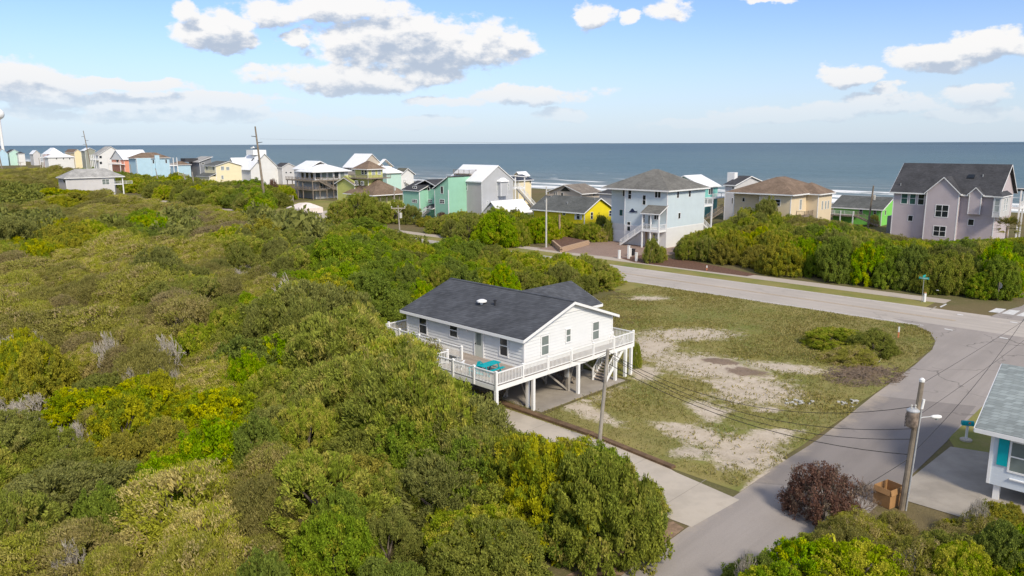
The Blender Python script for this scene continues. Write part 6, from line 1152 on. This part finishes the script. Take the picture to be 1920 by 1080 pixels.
# canvas tent
a, b = gab(572, 402); e = thing('canvas_tent', 'pale pink canvas tent with peaked roof by the far driveway', 'tent', a, b); w_, h_ = 3.6, 1.9; MB().add([(-w_, -w_, h_), (w_, -w_, h_), (w_, w_, h_), (-w_, w_, h_), (-w_ * .3, -w_ * .3, 3.2), (w_ * .3, -w_ * .3, 3.2), (w_ * .3, w_ * .3, 3.2), (-w_ * .3, w_ * .3, 3.2)], [(0, 1, 5, 4), (1, 2, 6, 5), (2, 3, 7, 6), (3, 0, 4, 7), (4, 5, 6, 7)]).obj('tent_roof', 'tent', e)
for q in ((-w_, w_, -w_ + .02, -w_ + .05), (-w_ + .02, -w_ + .05, -w_ + .06, w_)): MB().box(*q, .5, h_ - .01).obj('tent_wall', 'tent', e)
for x in (-w_ + .1, w_ - .1):
    for y in (-w_ + .1, w_ - .1): MB().box(x - .05, x + .05, y - .05, y + .05, 0, h_).obj('tent_pole', 'white', e)
# board fence beside the shed, picket by picket
p, q = np.array(gab(500, 381)), np.array(gab(552, 377)); e = thing('board_fence', 'weathered grey board fence behind the far lawn', 'fence', *p); n = int(np.hypot(*(q - p)) / .45); fm = MB().box(-.02, .02, -.2, .2, 0, 1.9).mesh('picket', 'polegrey'); dlt = q - p; ang = math.atan2(dlt[0], dlt[1]) - math.pi / 2
for k in range(n): link('picket', fm, e, ((q - p)[1] * k / n, (q - p)[0] * k / n, 0), ang)
# water tower and boat
d = ray(-3, 214); t_ = 900 / d[1]; w = CAM + t_ * d; e = bpy.data.objects.new('water_tower', None); COL.objects.link(e); e.location = (w[0], w[1], 0); tag(e, 'white spherical water tower on a slender stem', 'water tower'); rr = 9.5 * 900 / F
MB().lathe([(3.5, -2), (1.6, 6), (1.3, w[2] - rr * 1.3), (2.4, w[2] - rr * .85)], 20).obj('stem', 'white', e, True); MB().lathe([(rr * math.cos(t) + .01, w[2] + rr * math.sin(t)) for t in np.linspace(-math.pi / 2 + .05, math.pi / 2 - .02, 16)], 28).obj('tank', 'white', e, True)
d = ray(474.5, 278); t_ = (-3.2 - HC) / d[2]; w = CAM + t_ * d; sc_ = np.linalg.norm(w) / F; e = bpy.data.objects.new('fishing_boat', None); COL.objects.link(e); e.location = (w[0], w[1], -3.2); e.rotation_euler = (0, 0, .3); tag(e, 'white fishing boat with masts far out at sea', 'boat'); L = 8 * sc_ / 2
MB().add([(-L, -L * .25, 0), (L * .7, -L * .25, 0), (L * .7, L * .25, 0), (-L, L * .25, 0), (-L, -L * .3, L * .3), (L * .8, -L * .3, L * .4), (L * 1.2, 0, L * .5), (L * .8, L * .3, L * .4), (-L, L * .3, L * .3)], [(3, 2, 1, 0), (0, 1, 5, 4), (1, 2, 7, 6, 5), (2, 3, 8, 7), (3, 0, 4, 8), (4, 5, 6, 7, 8)]).obj('hull', 'white', e); MB().box(-L * .1, L * .5, -L * .2, L * .2, L * .35, L * .75).obj('cabin', 'white', e)
for x in (-.4, .3): MB().tube([(L * x, 0, L * .3), (L * x, 0, L * 1.4)], L * .03, 6).obj('mast', 'alu', e)

# ---------------------------------------------------------------- grass and litter on the lot
def lawn_cover(a, b):
    i = np.clip(((a + 18.2) / .35).astype(int), 0, len(la) - 1); j = np.clip(((b - 2.3) / .35).astype(int), 0, len(lb) - 1); return sand[i, j], mul[i, j], ok[i, j]
n = 60000; ga_ = rng.uniform(-18, 22, n); gb_ = rng.uniform(2.6, BN - .2, n); sa, mu, okk = lawn_cover(ga_, gb_); den = np.clip(1.05 - 1.1 * np.clip(sa + .3 * (vnoise(ga_ * 1.2, gb_ * 1.2) - .5), 0, 1), .05, 1) * (mu < .25)
sel = okk & (rng.random(n) < den); ga_, gb_ = ga_[sel], gb_[sel]; m_ = len(ga_); C0 = O + ga_[:, None] * A + gb_[:, None] * B
Cn = []; Dn = []; Nn = []; Ln = []; Tn = []
tall = vnoise(ga_ / 4, gb_ / 4)
for k in range(3):
    Lk = rng.uniform(.08, .2, m_) * (.6 + tall); dd = unit(np.concatenate([rng.normal(size=(m_, 2)) * .8, np.ones((m_, 1))], 1)); Cn.append(np.concatenate([C0 + rng.normal(size=(m_, 2)) * .08, np.zeros((m_, 1)) + .04], 1) + dd * Lk[:, None] * .5); Dn.append(dd); Nn.append(rng.normal(size=(m_, 3))); Ln.append(Lk); Tn.append(np.stack([tall, rng.random(m_), rng.random(m_)], 1))
Ln = np.concatenate(Ln); kind(link('grass', leaf_mesh('grass', np.concatenate(Cn), np.concatenate(Dn), np.concatenate(Nn), Ln, Ln * .28, np.concatenate(Tn), 'l_grass')), 'stuff', 'short patchy grass growing over the sandy lot')
# dead brush raked into a heap
n = 1500; mb = MB(); r_ = random.Random(4)
for k in range(900):
    t_ = r_.random() * 6.28; q_ = math.sqrt(r_.random()); w = G(1620 + 78 * q_ * math.cos(t_), 702 + 22 * q_ * math.sin(t_), .12); d = Vector((r_.gauss(0, 1), r_.gauss(0, 1), r_.gauss(.15, .3))).normalized() * r_.uniform(.15, .55); z0 = r_.uniform(.05, .38) * (1.1 - q_); mb.bar(Vector((w[0], w[1], z0)) - d, Vector((w[0], w[1], z0)) + d, .03)
kind(mb.obj('brush_pile', 'browntwig'), 'stuff', 'heap of dead brown brush lying on the lot')
for q, l in (((1493, 757, 15), 'pale flat rubble patch in the grass of the lot'), ((1590, 757, 13), 'scattered pale concrete rubble beside the side road')):
    w = G(q[0], q[1]); mb = MB(); r_ = random.Random(int(q[0]))
    for k in range(12): x, y = w[0] + r_.gauss(0, .5), w[1] + r_.gauss(0, .5); s_ = r_.uniform(.08, .25); mb.prism([(x + s_ * r_.uniform(.5, 1) * math.cos(j * 1.26), y + s_ * r_.uniform(.5, 1) * math.sin(j * 1.26), .05) for j in range(5)], (0, 0, r_.uniform(.05, .12)))
    kind(mb.obj('rubble', 'polelight'), 'stuff', l)
a, b = gab(1507, 690 - 9); 
w0 = G(1640, 682); MB_ = MB().tube([(w0[0], w0[1], .08), (w0[0] + .5, w0[1] + .2, .16), (w0[0] + 1., w0[1] + .9, .2)], [.06, .05, .03], 6); tag(MB_.obj('driftwood', 'greytwig'), 'pale curved driftwood branch lying by the brush pile', 'branch')
